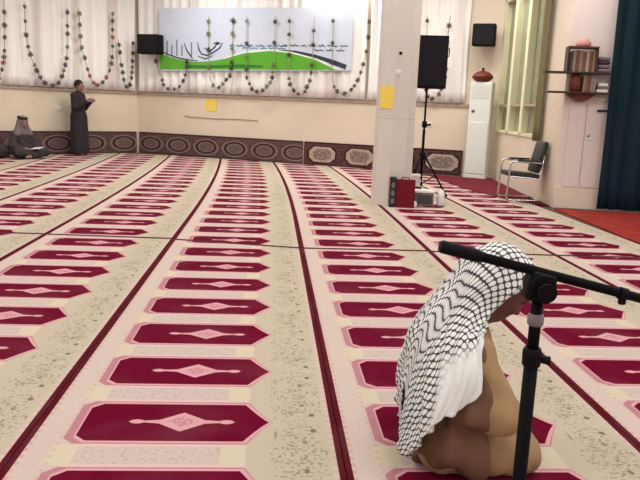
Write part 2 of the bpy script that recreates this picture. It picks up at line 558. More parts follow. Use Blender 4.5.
# ceiling lamps (the room's light)
def ceiling_lamp(x, y, first):
    r = empty('ceiling_light', (x, y, CEIL), 'white box lamp with two long tubes fixed to the ceiling', 'ceiling light', 'box lamps on the ceiling')
    box_obj('lamp_housing', (0, 0, -0.02), (1.5, 0.36, 0.06), M['white_plastic'], r)
    box_obj('diffuser', (0, 0, -0.06), (1.44, 0.30, 0.03), M['lamp_diffuser'], r)
    ld = bpy.data.lights.new('tube_glow', 'AREA'); ld.shape = 'RECTANGLE'; ld.size = 1.4; ld.size_y = 0.28
    ld.energy = LAMP_W * (1.35 if y >= 13 else 1.0); ld.color = LAMP_C
    lo = bpy.data.objects.new('tube_glow', ld); COL.objects.link(lo); lo.parent = r; lo.location = (0, 0, -0.09)
for y in (-1.0, 2.5, 6.0, 9.5, 13.0, 15.8):
    for x in (-5.5, -2.0, 1.5, 5.0):
        if y > 13.5 and (x > 4 or x < -5): continue
        if y > 9 and x > 4: x = 3.6
        ceiling_lamp(x, y, False)

# ================================================================== PRAYER CARPETS
X0, WD, G2, YB, PD, Y0 = -0.9373, 1.24582, -0.0034116, 7.9022, 0.57927, 2.79214
def gshift(y): return G2 * max(y - YB, 0.0) ** 2
def wall_y(x, m):
    if x < BK0.x: return BK0.y + 0.884 * (x - BK0.x) - m * 1.33
    return BK0.y - 0.4333 * (x - BK0.x) - m * 1.09
SEAM = {-5: (6.95, 6.95), -4: (6.95, 6.95), -3: (6.95, 6.95), -2: (6.95, 6.93), -1: (6.92, 6.87), 0: (6.84, 6.57), 1: (6.57, 6.60), 2: (6.58, 6.55), 3: (6.55, 6.55)}
PHASE = {-5: 0.5, -4: 0.2, -3: 0.7, -2: 0.1, -1: 0.5, 0: 0.0, 1: 0.0, 2: 0.13, 3: 0.5}
def carpet_piece(k, ya, yb, bind, label, th=0.011):
    """ya, yb: (left, right) end distances"""
    n = max(2, int(max(yb[0] - ya[0], yb[1] - ya[1]) / 0.3)); nu = 4
    P = np.zeros((n + 1, nu + 1, 3)); UV = np.zeros((n + 1, nu + 1, 2))
    bx = 0.045
    tt = [0.0] + list(np.linspace(0, 1, n - 1)) + [1.0]
    for i in range(n + 1):
        for j in range(nu + 1):
            u = 0.002 + 0.996 * j / nu
            a = ya[0] + (ya[1] - ya[0]) * u; b = yb[0] + (yb[1] - yb[0]) * u
            if i == 0: y = a
            elif i == n: y = b
            else: y = a + bx + (b - a - 2 * bx) * tt[i]
            P[i, j] = (X0 + (k + u) * WD + gshift(y), y, 0.0)
            UV[i, j] = (u, (y - Y0) / PD - PHASE[k])
    me = grid_mesh('prayer_carpet', P, UV)
    bm = bmesh.new(); bm.from_mesh(me)
    bm.faces.ensure_lookup_table()
    nf = len(bm.faces)
    if bind[0]:
        for f in list(bm.faces)[:nu]: f.material_index = 1
    if bind[1]:
        for f in list(bm.faces)[nf - nu:]: f.material_index = 1
    bnd = [e for e in bm.edges if e.is_boundary]
    r = bmesh.ops.extrude_edge_only(bm, edges=bnd)
    for v in r['geom']:
        if isinstance(v, bmesh.types.BMVert): v.co.z -= th
        elif isinstance(v, bmesh.types.BMFace): v.material_index = 1
    bm.to_mesh(me); bm.free()
    o = link_mesh('prayer_carpet', me, [M['prayer_carpet'], M['binding']])
    return props(o, label, 'carpet', 'red and cream prayer carpets in rows')
FRONT_L = {-3: 'near prayer carpet roll lying beyond the left picture edge',
           -2: 'near prayer carpet roll two rolls left of the one with the largest full red niches',
           -1: 'near prayer carpet roll whose cut-off niches run down the left picture edge',
           0: 'near prayer carpet roll with the largest full red niches, left of centre',
           1: 'near prayer carpet roll partly hidden by the person in the checked headscarf',
           2: 'near red and cream prayer carpet roll behind the black microphone stand pole',
           3: 'near prayer carpet roll at the right picture edge beside the orange rug'}
REAR_L = {-5: 'far prayer carpet roll, outermost at the left by the wall', -4: 'far prayer carpet roll in front of the seated person on the left',
          -3: 'far prayer carpet roll leading to the feet of the standing person in charcoal', -2: 'far prayer carpet roll running to the wall corner right of the standing person',
          -1: 'far prayer carpet roll running to the wall straight below the yellow wall paper',
          0: 'far prayer carpet roll running to the wall just right of the yellow wall paper',
          1: 'far red and cream prayer carpet roll passing the left side of the pillar', 2: 'far red and cream prayer carpet roll running behind the pillar and speaker stand',
          3: 'far red and cream prayer carpet roll beside the black armchair'}
for k in range(-3, 4):
    s = SEAM[k]
    carpet_piece(k, (-3.0, -3.0), (s[0] - 0.012, s[1] - 0.012), (True, True), FRONT_L[k])
for k in range(-5, 4):
    s = SEAM[k]
    e0, e1 = (wall_y(X0 + (k + q) * WD - 0.27, 0.08) for q in (0, 1))
    if k == 3: e0, e1 = 14.75, 14.25
    if k == -2: e0 = min(e0, e1 - 0.0)
    carpet_piece(k, (s[0] + 0.012, s[1] + 0.012), (e0, e1), (False, False), REAR_L[k])

# plain red runner by the window wall and the orange rug below the curtain
def flat_rug(name, poly, z, th, mat, label, cat):
    bm = bmesh.new(); add_prism(bm, [(x, y, z) for x, y in poly], (0, 0, th)); o = from_bm(name, bm, mat)
    return props(o, label, cat)
flat_rug('carpet_runner', [(3.30, 14.75), (4.02, 14.20), (4.55, 14.35), (4.20, 10.20), (3.80, 10.75), (3.46, 12.2)], 0.0, 0.012, M['plain_red'],
         'plain dark red floor runner under the black armchair and white air conditioner', 'rug')
bm = bmesh.new()
ed = [(4.15, 9.92), (4.13, 9.2), (4.11, 8.37), (4.06, 7.7), (4.06, 6.5), (4.06, 4.6)]
add_prism(bm, [(x + 0.005, y, -0.012) for x, y in ed] + [(7.0, 4.6, -0.012), (7.0, 9.45, -0.012)], (0, 0, 0.02))
props(from_bm('patterned_rug', bm, M['orange_rug']), 'orange red patterned rug on the floor below the dark curtain', 'rug')

# ================================================================== WALL CLOTHS AND CURTAINS
def dado(w, s0, s1, rep, ph, mat, label, z0=0.0, z1=0.525):
    n = 12
    P = np.zeros((2, n + 1, 3)); UV = np.zeros((2, n + 1, 2))
    for i in range(n + 1):
        q = s0 + (s1 - s0) * i / n
        for j in (0, 1):
            P[j, i] = w.p(q, z0 + 0.005 + (z1 - z0) * j, 0.05 - 0.015 * j); UV[j, i] = ((q - ph) / rep, float(j))
    me = grid_mesh('medallion_cloth', P, UV)
    bm = bmesh.new(); bm.from_mesh(me)
    r = bmesh.ops.extrude_face_region(bm, geom=list(bm.faces))
    nv = w.n * -0.03
    for v in r['geom']:
        if isinstance(v, bmesh.types.BMVert): v.co += Vector((nv.x, nv.y, 0))
    bmesh.ops.recalc_face_normals(bm, faces=bm.faces)
    bm.to_mesh(me); bm.free()
    return props(link_mesh('medallion_cloth', me, mat), label, 'backrest cloth', 'medallion cloths along the foot of the wall')
dado(W_L, 0.06, W_L.L - 0.3, 0.85, 0.0, M['dado_plain'], 'dull maroon medallion cloth along the wall behind the seated and the standing person')
dado(W_B, 0.06, 4.50, 0.78, 0.02, M['dado_plain'], 'dull maroon medallion cloth along the wall below the yellow wall paper')
dado(W_B, 4.54, 6.78, 0.90, 4.54, M['dado_bold'], 'bold cream and maroon medallion cloth on the wall left of the pillar')
dado(W_B, 6.82, 8.20, 1.0, 7.27, M['dado_bold'], 'bold cream medallion cloth on the wall behind the speaker stand')

def drape(name, w, s0, s1, z0, z1, off, mat, label, period=0.24, amp=0.035, du=0.0, cat='curtain', group=None, th=0.008):
    n = max(8, int((s1 - s0) / 0.03)); rows = 10
    P = np.zeros((rows + 1, n + 1, 3)); UV = np.zeros((rows + 1, n + 1, 2))
    rr = np.random.RandomState(int((s0 + s1) * 100) % 1000)
    ph = np.cumsum(0.03 / period * (0.6 + 0.8 * rr.rand(n + 1)) * 2 * PI)
    for i in range(n + 1):
        q = s0 + (s1 - s0) * i / n
        for j in range(rows + 1):
            f = j / rows
            a = amp * (1.0 - 0.35 * f) * (math.sin(ph[i]) + 0.35 * math.sin(2.3 * ph[i] + 1.5 * f))
            P[j, i] = w.p(q + 0.012 * math.sin(ph[i] * 0.5 + 4 * f), z0 + (z1 - z0) * f, off + a); UV[j, i] = (q + du, z0 + (z1 - z0) * f)
    me = grid_mesh(name, P, UV)
    o = link_mesh(name, me, mat, smooth=True)
    md = o.modifiers.new('thickness', 'SOLIDIFY'); md.thickness = th; md.offset = 0
    return props(o, label, cat, group)
gp = 'pale curtains above the stone ledge'
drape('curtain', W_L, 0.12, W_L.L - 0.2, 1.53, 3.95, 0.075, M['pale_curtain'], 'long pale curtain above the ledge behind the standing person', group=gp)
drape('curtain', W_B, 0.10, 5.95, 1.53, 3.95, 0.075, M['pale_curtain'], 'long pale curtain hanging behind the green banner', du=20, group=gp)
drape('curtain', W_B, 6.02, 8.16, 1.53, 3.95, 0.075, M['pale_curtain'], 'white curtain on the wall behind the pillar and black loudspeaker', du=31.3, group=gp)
drape('curtain', W_W, 3.36, 3.70, 0.93, 3.6, 0.07, M['olive_reveal_shade'], 'olive brown folds added for the shaded reveal at the right side of the tall window', 0.11, 0.022)  # added drape, stands in for the shaded reveal between window and corner
drape('curtain', W_A, 0.575, 2.4, 0.03, 3.3, 0.13, M['dark_drape'], 'dark teal curtain hanging to the floor at the right beside the book shelf', 0.2, 0.03)

# ================================================================== BANNER
def on_banner(s, z, off): return W_B.p(s, z, 0.15 + off)
def wall_plate(name, w, pts, o0, o1, mat, parent=None):
    bm = bmesh.new(); n = w.n * (o1 - o0)
    add_prism(bm, [w.p(s, z, o0) for s, z in pts], (n.x, n.y, 0))
    return from_bm(name, bm, mat, parent)
ban = empty('banner', (0, 0, 0), 'wide pale blue banner with green hill and dark writing on the back wall', 'banner')
OB = 0.150
wall_plate('banner_sheet', W_B, [(0.72, 2.04), (5.64, 2.15), (5.62, 3.5), (0.72, 3.5)], OB, OB + 0.012, M['banner_sky'], ban)
top = [(0.74, 2.47), (0.88, 2.415), (1.22, 2.327), (1.50, 2.285), (1.79, 2.266), (2.10, 2.285), (2.48, 2.347), (2.75, 2.43), (3.0, 2.485), (3.30, 2.525), (3.66, 2.545), (3.95, 2.535), (4.16, 2.508), (4.47, 2.45), (4.77, 2.37), (5.05, 2.27), (5.25, 2.17)]
wall_plate('green_hill', W_B, [(0.74, 2.07)] + [(5.25, 2.155)] + top[::-1], OB + 0.012, OB + 0.015, M['banner_green'], ban)
wall_plate('dark_green_band', W_B, [(1.45, 2.12), (3.5, 2.165), (3.5, 2.22), (2.9, 2.235), (2.3, 2.20), (1.8, 2.185), (1.45, 2.21)], OB + 0.015, OB + 0.017, M['banner_dark_green'], ban)
wall_plate('white_line', W_B, [(2.48, 2.345), (3.0, 2.485), (3.66, 2.545), (4.16, 2.508), (4.77, 2.37), (5.25, 2.17), (5.42, 2.165), (4.80, 2.405), (4.16, 2.545), (3.66, 2.58), (3.0, 2.52), (2.48, 2.365)], OB + 0.015, OB + 0.017, M['banner_white'], ban)
wall_plate('dark_ribbon', W_B, [(3.9, 2.56), (4.2, 2.535), (4.8, 2.40), (5.2, 2.27), (5.5, 2.17), (5.53, 2.27), (5.2, 2.375), (4.8, 2.475), (4.3, 2.56), (3.9, 2.575)], OB + 0.017, OB + 0.019, M['banner_ink'], ban)
def ribbon(bm, pts, wd, o0, o1, w=W_B):
    """flat pen stroke on the wall"""
    L = []; R = []
    for i, (s, z) in enumerate(pts):
        a = pts[max(0, i - 1)]; b = pts[min(len(pts) - 1, i + 1)]
        d = Vector((b[0] - a[0], b[1] - a[1])).normalized(); q = wd * (0.5 if 0 < i < len(pts) - 1 else 0.25)
        L.append((s - d.y * q, z + d.x * q)); R.append((s + d.y * q, z - d.x * q))
    n = w.n * (o1 - o0)
    for i in range(len(pts) - 1):
        add_prism(bm, [w.p(*c, o0) for c in (L[i], L[i + 1], R[i + 1], R[i])], (n.x, n.y, 0))
def script_line(s0, s1, z, h, seed, mat, name):
    """a line of small joined strokes, too small in the photograph to be read; each word a part"""
    rr = random.Random(seed); s = s0
    while s < s1:
        bm = bmesh.new()
        L = rr.uniform(0.10, 0.26); n = 6
        pts = [(s + L * i / n, z + h * 0.35 * math.sin(i * 1.9 + rr.random() * 2) * rr.uniform(0.3, 1)) for i in range(n + 1)]
        ribbon(bm, pts, h * 0.42, OB + 0.012, OB + 0.015)
        if rr.random() < 0.6: ribbon(bm, [(pts[3][0], pts[3][1]), (pts[3][0] + 0.02, z + h * 0.9)], h * 0.35, OB + 0.012, OB + 0.015)
        from_bm(name, bm, mat, ban)
        s += L + rr.uniform(0.02, 0.05)
script_line(3.98, 5.40, 2.672, 0.055, 1, M['banner_ink'], 'lettering'); script_line(4.72, 5.40, 2.575, 0.055, 2, M['banner_ink'], 'lettering')
script_line(2.62, 3.90, 2.655, 0.07, 3, M['banner_blue'], 'blue_lettering'); script_line(2.95, 3.90, 2.60, 0.05, 4, M['banner_blue'], 'blue_lettering')
for pts in ([(1.78, 2.72), (1.82, 2.55), (1.90, 2.45), (2.05, 2.42), (2.22, 2.50), (2.38, 2.60), (2.45, 2.72)], [(1.95, 2.60), (2.1, 2.50), (2.25, 2.62), (2.32, 2.74)], [(2.20, 2.69), (2.3, 2.72), (2.4, 2.70)],
            [(1.42, 2.70), (1.50, 2.52), (1.60, 2.40), (1.66, 2.34)], [(1.80, 2.40), (2.0, 2.34), (2.2, 2.42)]):
    bm = bmesh.new(); ribbon(bm, pts, 0.035, OB + 0.012, OB + 0.015); from_bm('calligraphy', bm, M['banner_ink'], ban)
bm = bmesh.new(); ribbon(bm, [(2.26, 2.68), (2.36, 2.70)], 0.10, OB + 0.012, OB + 0.015); from_bm('calligraphy', bm, M['banner_ink'], ban)
for s, h in ((0.95, 2.75), (1.08, 2.66), (1.22, 2.78), (1.36, 2.66), (1.62, 2.72)):
    bm = bmesh.new(); ribbon(bm, [(s, 2.40), (s, h)], 0.07, OB + 0.012, OB + 0.014); from_bm('pale_drawing', bm, M['drawing_grey'], ban)
bm = bmesh.new(); ribbon(bm, [(0.80, 2.50), (0.98, 2.43), (1.22, 2.36), (1.50, 2.315), (1.8, 2.295)], 0.03, OB + 0.015, OB + 0.018)
from_bm('hill_outline', bm, M['banner_ink'], ban)

# ================================================================== GARLANDS
def rosette(name, seed, r):
    bm = bmesh.new(); rr = random.Random(seed)
    bmesh.ops.create_icosphere(bm, subdivisions=1, radius=r * 0.55)
    for k in range(7):
        a = 2 * PI * k / 7 + rr.random() * 0.3
        d = Vector((math.cos(a), 0.25 * (k % 2) - 0.1, math.sin(a)))
        x = d.cross(Vector((0, 1, 0))).normalized(); y = d.cross(x)
        ring = [bm.verts.new(d * r * 0.35)] + [bm.verts.new(d * r * 0.75 + x * r * 0.28 * s_) for s_ in (1, -1)] + [bm.verts.new(d * r * 1.08)]
        back = [bm.verts.new(v.co + y * 0.012) for v in ring]
        for q in (ring, back):
            bm.faces.new((q[0], q[1], q[3], q[2]))
        for i, j in ((0, 1), (1, 3), (3, 2), (2, 0)):
            bm.faces.new((ring[i], ring[j], back[j], back[i]))
    bmesh.ops.recalc_face_normals(bm, faces=bm.faces)
    me = bpy.data.meshes.new(name); bm.to_mesh(me); bm.free()
    return me
FLW = {}
for fi, key in enumerate(('flower_purple', 'flower_dark', 'flower_red', 'leaf_green')):
    FLW[key] = rosette('flower', 11 + fi, 0.058); FLW[key].materials.append(M[key])
def catmull(pts, n):
    pts = [np.array(p, float) for p in pts]
    P = [2 * pts[0] - pts[1]] + pts + [2 * pts[-1] - pts[-2]]
    out = []
    for i in range(1, len(P) - 2):
        for k in range(n):
            t = k / n; a, b, c, d = P[i - 1:i + 3]
            out.append(0.5 * (2 * b + (c - a) * t + (2 * a - 5 * b + 4 * c - d) * t * t + (3 * b - a - 3 * c + d) * t ** 3))
    out.append(pts[-1]); return np.array(out)
def garland(w, pts, label, kinds, ztop=3.3, seed=0):
    rr = random.Random(seed)
    a, b = pts[0], pts[-1]
    full = [(a[0] + (0.03 if a[0] > b[0] else -0.03), ztop)] + list(pts) + [(b[0] + (0.03 if b[0] > a[0] else -0.03), ztop)]
    c = catmull(full, 10)
    root = empty('garland', (0, 0, 0), label, 'garland', 'flower garlands hung in loops along the curtains')
    bm = bmesh.new(); add_tube(bm, [w.p(s, z, 0.20) for s, z in c], 0.008, 6)
    from_bm('garland_string', bm, M['string'], root)
    d = np.concatenate([[0], np.cumsum(np.linalg.norm(np.diff(c, axis=0), axis=1))])
    q = 0.1
    while q < d[-1]:
        s = np.interp(q, d, c[:, 0]); z = np.interp(q, d, c[:, 1])
        o = bpy.data.objects.new('flower', FLW[rr.choice(kinds)]); COL.objects.link(o); o.parent = root
        o.location = w.p(s, z, 0.215); o.rotation_euler = (rr.uniform(-.4, .4), rr.random() * 6, w.rz()); o.scale = [rr.uniform(0.75, 1.1)] * 3
        q += rr.uniform(0.11, 0.19) if z < 2.15 else rr.uniform(0.16, 0.34) if w is W_L else rr.uniform(0.28, 0.55)
PU, DK, GR, RD = 'flower_purple', 'flower_dark', 'leaf_green', 'flower_red'
garland(W_L, [(3.81, 2.334), (3.67, 1.813), (3.56, 1.6), (3.42, 1.787), (3.33, 2.294)], 'flower garland at the left edge of the picture above the seated person', [PU, RD, PU], seed=1)
garland(W_L, [(2.84, 2.463), (2.66, 1.9), (2.49, 1.62), (2.33, 1.56), (2.16, 1.62), (2.04, 1.851), (1.93, 2.325)], 'long purple and green flower garland above and left of the standing person', [PU, PU, GR], seed=2)
garland(W_L, [(1.59, 2.533), (1.50, 2.2), (1.40, 1.85), (1.28, 1.66), (1.12, 1.65), (0.92, 1.897), (0.81, 2.278)], 'green and purple flower garland just right of the standing person', [PU, GR, PU, RD], seed=3)
garland(W_L, [(0.60, 2.38), (0.55, 2.069), (0.49, 1.75), (0.40, 1.60), (0.31, 1.75), (0.27, 2.1)], 'dark flower garland in the wall corner under the black loudspeaker', [DK, PU], ztop=2.7, seed=4)
garland(W_B, [(0.69, 2.175), (0.83, 1.869), (0.90, 1.69), (1.08, 1.6), (1.35, 1.692), (1.50, 2.0)], 'dark flower garland under the left end of the green banner', [DK, PU], ztop=2.36, seed=5)
garland(W_B, [(2.12, 2.041), (2.17, 1.856), (2.25, 1.72), (2.39, 1.68), (2.55, 1.843), (2.70, 2.077)], 'flower garland loop hanging right above the yellow wall paper', [DK, PU, GR], seed=6)
garland(W_B, [(3.11, 2.04), (3.17, 1.836), (3.28, 1.656), (3.48, 1.63), (3.66, 1.781), (3.77, 2.055)], 'flower garland loop under the middle of the banner, third left of the pillar', [DK, GR, DK], seed=7)
garland(W_B, [(4.17, 2.064), (4.23, 1.775), (4.41, 1.60), (4.56, 1.63), (4.62, 1.76), (4.71, 2.063)], 'dark flower garland loop under the dark banner ribbon, second loop left of the pillar', [DK, DK, PU], seed=8)
garland(W_B, [(5.21, 2.066), (5.27, 1.805), (5.35, 1.69), (5.56, 1.65), (5.74, 1.819), (5.88, 2.125), (5.99, 2.66)], 'dark flower garland at the right end of the banner next to the pillar', [DK, DK, PU], seed=9)
garland(W_B, [(7.30, 2.3), (7.34, 1.80), (7.46, 1.60), (7.64, 1.72), (7.74, 2.126), (7.72, 2.618)], 'dark flower garland behind the black loudspeaker on its stand', [DK, PU], seed=10)

# small things on the back and left walls
def paper(w, s0, s1, z0, z1, label, off=0.003):
    o = wall_plate('paper_notice', w, [(s0, z0), (s1, z0), (s1, z1), (s0, z1)], off, off + 0.006, M['yellow_paper'])
    return props(o, label, 'paper')
paper(W_B, 1.92, 2.23, 1.12, 1.40, 'yellow paper sheet stuck on the back wall below the banner')
bm = bmesh.new(); add_tube(bm, [W_B.p(q, 0.955 + 0.006 * math.sin(q * 5) + (0.02 if q < 1.5 else 0), 0.012) for q in np.linspace(1.36, 3.33, 12)], 0.011, 6)
props(from_bm('cable', bm, M['ledge_stone']), 'thin cable running along the wall under the yellow wall paper', 'cable')
def outlet(w, s, z, label, wd=0.15, ht=0.10):
    r = empty('light_switch', (0, 0, 0), label, 'switch')
    wall_plate('switch_plate', w, [(s - wd / 2, z - ht / 2), (s + wd / 2, z - ht / 2), (s + wd / 2, z + ht / 2), (s - wd / 2, z + ht / 2)], 0.0, 0.018, M['white_plastic'], r)
    wall_plate('switch_key', w, [(s - wd / 4, z - ht / 4), (s + wd / 4, z - ht / 4), (s + wd / 4, z + ht / 4), (s - wd / 4, z + ht / 4)], 0.018, 0.026, M['white_cloth'], r)
outlet(W_L, 2.08, 1.06, 'small white switch plate on the wall left of the standing person')
outlet(W_B, 7.43, 1.06, 'white socket plate on the wall just right of the speaker stand pole')

def wall_speaker(w, s, z, sx, sz, dep, label):
    r = empty('loudspeaker', (0, 0, 0), label, 'loudspeaker')
    bm = bmesh.new(); c = w.p(s, z, 0.25 + dep / 2); add_box(bm, c, (sx, dep, sz), Matrix.Rotation(w.rz(), 3, 'Z'), 0.03)
    from_bm('cabinet', bm, M['black_plastic'], r)
    bm = bmesh.new(); add_box(bm, w.p(s, z, 0.25 + dep + 0.006), (sx * 0.88, 0.012, sz * 0.88), Matrix.Rotation(w.rz(), 3, 'Z'))
    from_bm('grille', bm, M['grille_cloth'], r)
    bm = bmesh.new(); add_box(bm, w.p(s, z, 0.195), (0.08, 0.11, 0.08), Matrix.Rotation(w.rz(), 3, 'Z'))
    from_bm('bracket', bm, M['black_metal'], r)
wall_speaker(W_B, 0.62, 2.64, 0.60, 0.46, 0.26, 'dark loudspeaker fixed high in the wall corner at the left end of the banner')
wall_speaker(W_B, 8.50, 2.90, 0.46, 0.44, 0.25, 'black loudspeaker fixed to the wall above the white air conditioner')

# ================================================================== PILLAR
PC = Vector((1.73, 9.97)); PR = 0.10
col = empty('pillar', (PC.x, PC.y, 0), 'thick cream marble pillar with cut corners standing on the carpets', 'pillar', rz=PR)
def octa(bm, hw, ch, z0, z1):
    pts = [(hw, -hw + ch), (hw, hw - ch), (hw - ch, hw), (-hw + ch, hw), (-hw, hw - ch), (-hw, -hw + ch), (-hw + ch, -hw), (hw - ch, -hw)]
    add_prism(bm, [(x, y, z0) for x, y in pts], (0, 0, z1 - z0))
bm = bmesh.new(); octa(bm, 0.262, 0.150, 0.0, 1.21); from_bm('lower_cladding', bm, M['marble_pillar'], col)
bm = bmesh.new(); octa(bm, 0.258, 0.150, 1.215, CEIL); from_bm('shaft', bm, M['marble_pillar'], col)
bm = bmesh.new(); octa(bm, 0.255, 0.150, 1.21, 1.215); from_bm('joint', bm, M['ledge_stone'], col)
PT = Vector((math.cos(PR), math.sin(PR))); PN = Vector((math.sin(PR), -math.cos(PR)))
PF = PC + PN * 0.258
W_P = Wall(PF - PT * 0.10, PF + PT * 0.10)
# yellow sheet on the cut corner that looks to the left, small plates on the front face
PL = PC + (PN - PT) * ((0.258 * 2 - 0.150) / 2)
q = (PT + PN).normalized()
W_PL = Wall(PL - q * 0.105, PL + q * 0.105)
paper(W_PL, -0.001, 0.211, 1.345, 1.65, 'yellow paper sheet stuck on the cream pillar', off=0.003)
r = empty('pillar_switch', (0, 0, 0), 'small white round switch on the pillar above the yellow sheet', 'switch')
bm = bmesh.new(); add_box(bm, W_P.p(0.035, 1.83, 0.008), (0.075, 0.016, 0.065), Matrix.Rotation(PR, 3, 'Z'), 0.006); from_bm('switch_plate', bm, M['white_plastic'], r)
bm = bmesh.new(); add_box(bm, W_P.p(0.035, 1.83, 0.019), (0.03, 0.008, 0.03), Matrix.Rotation(PR, 3, 'Z')); from_bm('switch_key', bm, M['white_cloth'], r)
bm = bmesh.new(); add_box(bm, W_P.p(0.05, 2.09, 0.012), (0.035, 0.024, 0.04), Matrix.Rotation(PR, 3, 'Z'), 0.008)
props(from_bm('hook', bm, M['black_plastic']), 'small dark hook high on the pillar face', 'hook')

# ================================================================== AIR CONDITIONER AND BOWL
acz = W_B.rz() - 0.12
ac = empty('air_conditioner', (4.27, 14.38, 0.012), 'tall white floor standing air conditioner in the corner by the window', 'air conditioner', rz=acz)
box_obj('housing', (0, 0, 1.0), (0.44, 0.30, 1.90), M['ac_white'], ac, 0.02)
box_obj('plinth', (0, 0, 0.03), (0.46, 0.32, 0.06), M['white_plastic'], ac, 0.005)
box_obj('front_panel', (0.0, -0.157, 0.62), (0.40, 0.014, 1.05), M['ac_white'], ac, 0.005)
bm = bmesh.new()
for i in range(6): add_box(bm, (0, -0.154, 1.64 + i * 0.045), (0.38, 0.012, 0.012))
from_bm('air_outlet', bm, M['white_plastic'], ac)
box_obj('control_panel', (-0.13, -0.155, 1.36), (0.06, 0.012, 0.05), M['ac_grille'], ac)
box_obj('side_recess_shade', (-0.2215, -0.05, 0.62), (0.006, 0.07, 0.78), M['ac_grille'], ac)  # dark strip put in as the shade of the side recess
bw = empty('lidded_bowl', (4.24, 14.37, 1.963), 'dark red domed lidded bowl on top of the white air conditioner', 'bowl')
bm = bmesh.new(); add_lathe(bm, [(0.11, 0), (0.13, 0.01), (0.205, 0.07), (0.21, 0.09)]); from_bm('bowl', bm, M['red_wood'], bw)
bm = bmesh.new(); add_lathe(bm, [(0.215, 0.09), (0.215, 0.105), (0.19, 0.15), (0.13, 0.195), (0.05, 0.22), (0.03, 0.225)]); from_bm('lid', bm, M['red_wood'], bw)
bm = bmesh.new(); add_lathe(bm, [(0.015, 0.225), (0.035, 0.245), (0.03, 0.27), (0.008, 0.285)], seg=12); from_bm('knob', bm, M['dark_wood'], bw)

# ================================================================== LOUDSPEAKER ON ITS TRIPOD
st = empty('speaker_stand', (2.375, 10.98, 0), 'black tripod stand carrying the loudspeaker right of the pillar', 'speaker stand')
bm = bmesh.new(); add_tube(bm, [(0, 0, 0.16), (0, 0, 1.05)], 0.022, 14); from_bm('outer_pole', bm, M['black_metal'], st)
bm = bmesh.new(); add_tube(bm, [(0, 0, 1.0), (0, 0, 1.66)], 0.016, 14); from_bm('inner_pole', bm, M['black_metal'], st)
bm = bmesh.new(); add_lathe(bm, [(0.035, 1.08), (0.04, 1.09), (0.04, 1.16), (0.03, 1.18)], seg=16); from_bm('collar', bm, M['black_plastic'], st)
bm = bmesh.new(); add_tube(bm, [(0.03, -0.02, 1.12), (0.09, -0.05, 1.13)], 0.017, 10); from_bm('locking_knob', bm, M['black_plastic'], st)
bm = bmesh.new(); add_lathe(bm, [(0.034, 0.58), (0.045, 0.59), (0.045, 0.68), (0.034, 0.70)], seg=16); from_bm('leg_hub', bm, M['black_plastic'], st)
bm = bmesh.new(); add_lathe(bm, [(0.03, 0.17), (0.035, 0.18), (0.035, 0.22), (0.03, 0.23)], seg=16); from_bm('brace_hub', bm, M['black_plastic'], st)
for a in (-10, 110, 230):
    c, s_ = math.cos(math.radians(a)), math.sin(math.radians(a))
    bm = bmesh.new(); add_tube(bm, [(0.04 * c, 0.04 * s_, 0.64), (0.42 * c, 0.42 * s_, 0.018)], 0.015, 10); lg = from_bm('leg', bm, M['black_metal'], st)
    bm = bmesh.new(); add_tube(bm, [(0.405 * c, 0.405 * s_, 0.045), (0.425 * c, 0.425 * s_, 0.014)], 0.02, 10); from_bm('rubber_foot', bm, M['black_plastic'], lg)
    bm = bmesh.new(); add_tube(bm, [(0.03 * c, 0.03 * s_, 0.20), (0.22 * c, 0.22 * s_, 0.34)], 0.009, 8); from_bm('brace', bm, M['black_metal'], st)
sp = empty('loudspeaker', (2.435, 10.98, 1.66), 'large black loudspeaker box on top of the tripod stand right of the pillar', 'loudspeaker', rz=-0.22)
bm = bmesh.new()
add_prism(bm, [(-0.225, -0.17, 0.02), (0.225, -0.17, 0.02), (0.17, 0.19, 0.02), (-0.17, 0.19, 0.02)], (0, 0, 0.78))
from_bm('cabinet', bm, M['black_plastic'], sp)
box_obj('grille', (0, -0.177, 0.41), (0.42, 0.014, 0.72), M['grille_cloth'], sp, 0.004)
bm = bmesh.new(); add_tube(bm, [(-0.06, 0, 0.001), (-0.06, 0, 0.025)], 0.03, 14); from_bm('pole_socket', bm, M['black_metal'], sp)
bm = bmesh.new(); add_tube(bm, [(0.21, 0.02, 0.5), (0.245, 0.02, 0.52), (0.245, 0.02, 0.62), (0.21, 0.02, 0.64)], 0.01, 8); from_bm('handle', bm, M['black_metal'], sp)

# ================================================================== THINGS AT THE FOOT OF THE PILLAR
rb = empty('red_case', (1.83, 9.60, 0), 'dark red upright case with a dark patterned edge leaning by the pillar foot', 'case', rz=-0.12)
box_obj('case_body', (0.04, 0, 0.195), (0.26, 0.10, 0.39), M['red_cloth'], rb, 0.01)
box_obj('dark_edge', (-0.135, 0, 0.21), (0.09, 0.11, 0.42), M['seat_vinyl'], rb, 0.008)
bm = bmesh.new()
for z in (0.09, 0.20, 0.31):
    ringp = [(-0.135 + 0.026 * math.cos(a), -0.058, z + 0.04 * math.sin(a)) for a in np.linspace(0, 2 * PI, 13)[:-1]]
    add_prism(bm, ringp, (0, 0.004, 0))
from_bm('pale_motif', bm, M['far_scarf'], rb)
bm = bmesh.new(); add_tube(bm, [(-0.02, 0, 0.385), (-0.01, 0, 0.42), (0.08, 0, 0.42), (0.09, 0, 0.385)], 0.008, 8); from_bm('carry_handle', bm, M['red_cloth'], rb)
gb = empty('amplifier_box', (2.20, 9.90, 0), 'grey box with pale top edge standing on the carpet right of the red case', 'box', rz=-0.1)
box_obj('box_body', (0, 0, 0.095), (0.26, 0.24, 0.19), M['grey_plastic'], gb, 0.008)
box_obj('pale_lid', (0, 0, 0.205), (0.28, 0.26, 0.03), M['white_plastic'], gb, 0.006)
box_obj('dark_front', (0, -0.122, 0.095), (0.21, 0.006, 0.13), M['ac_grille'], gb)
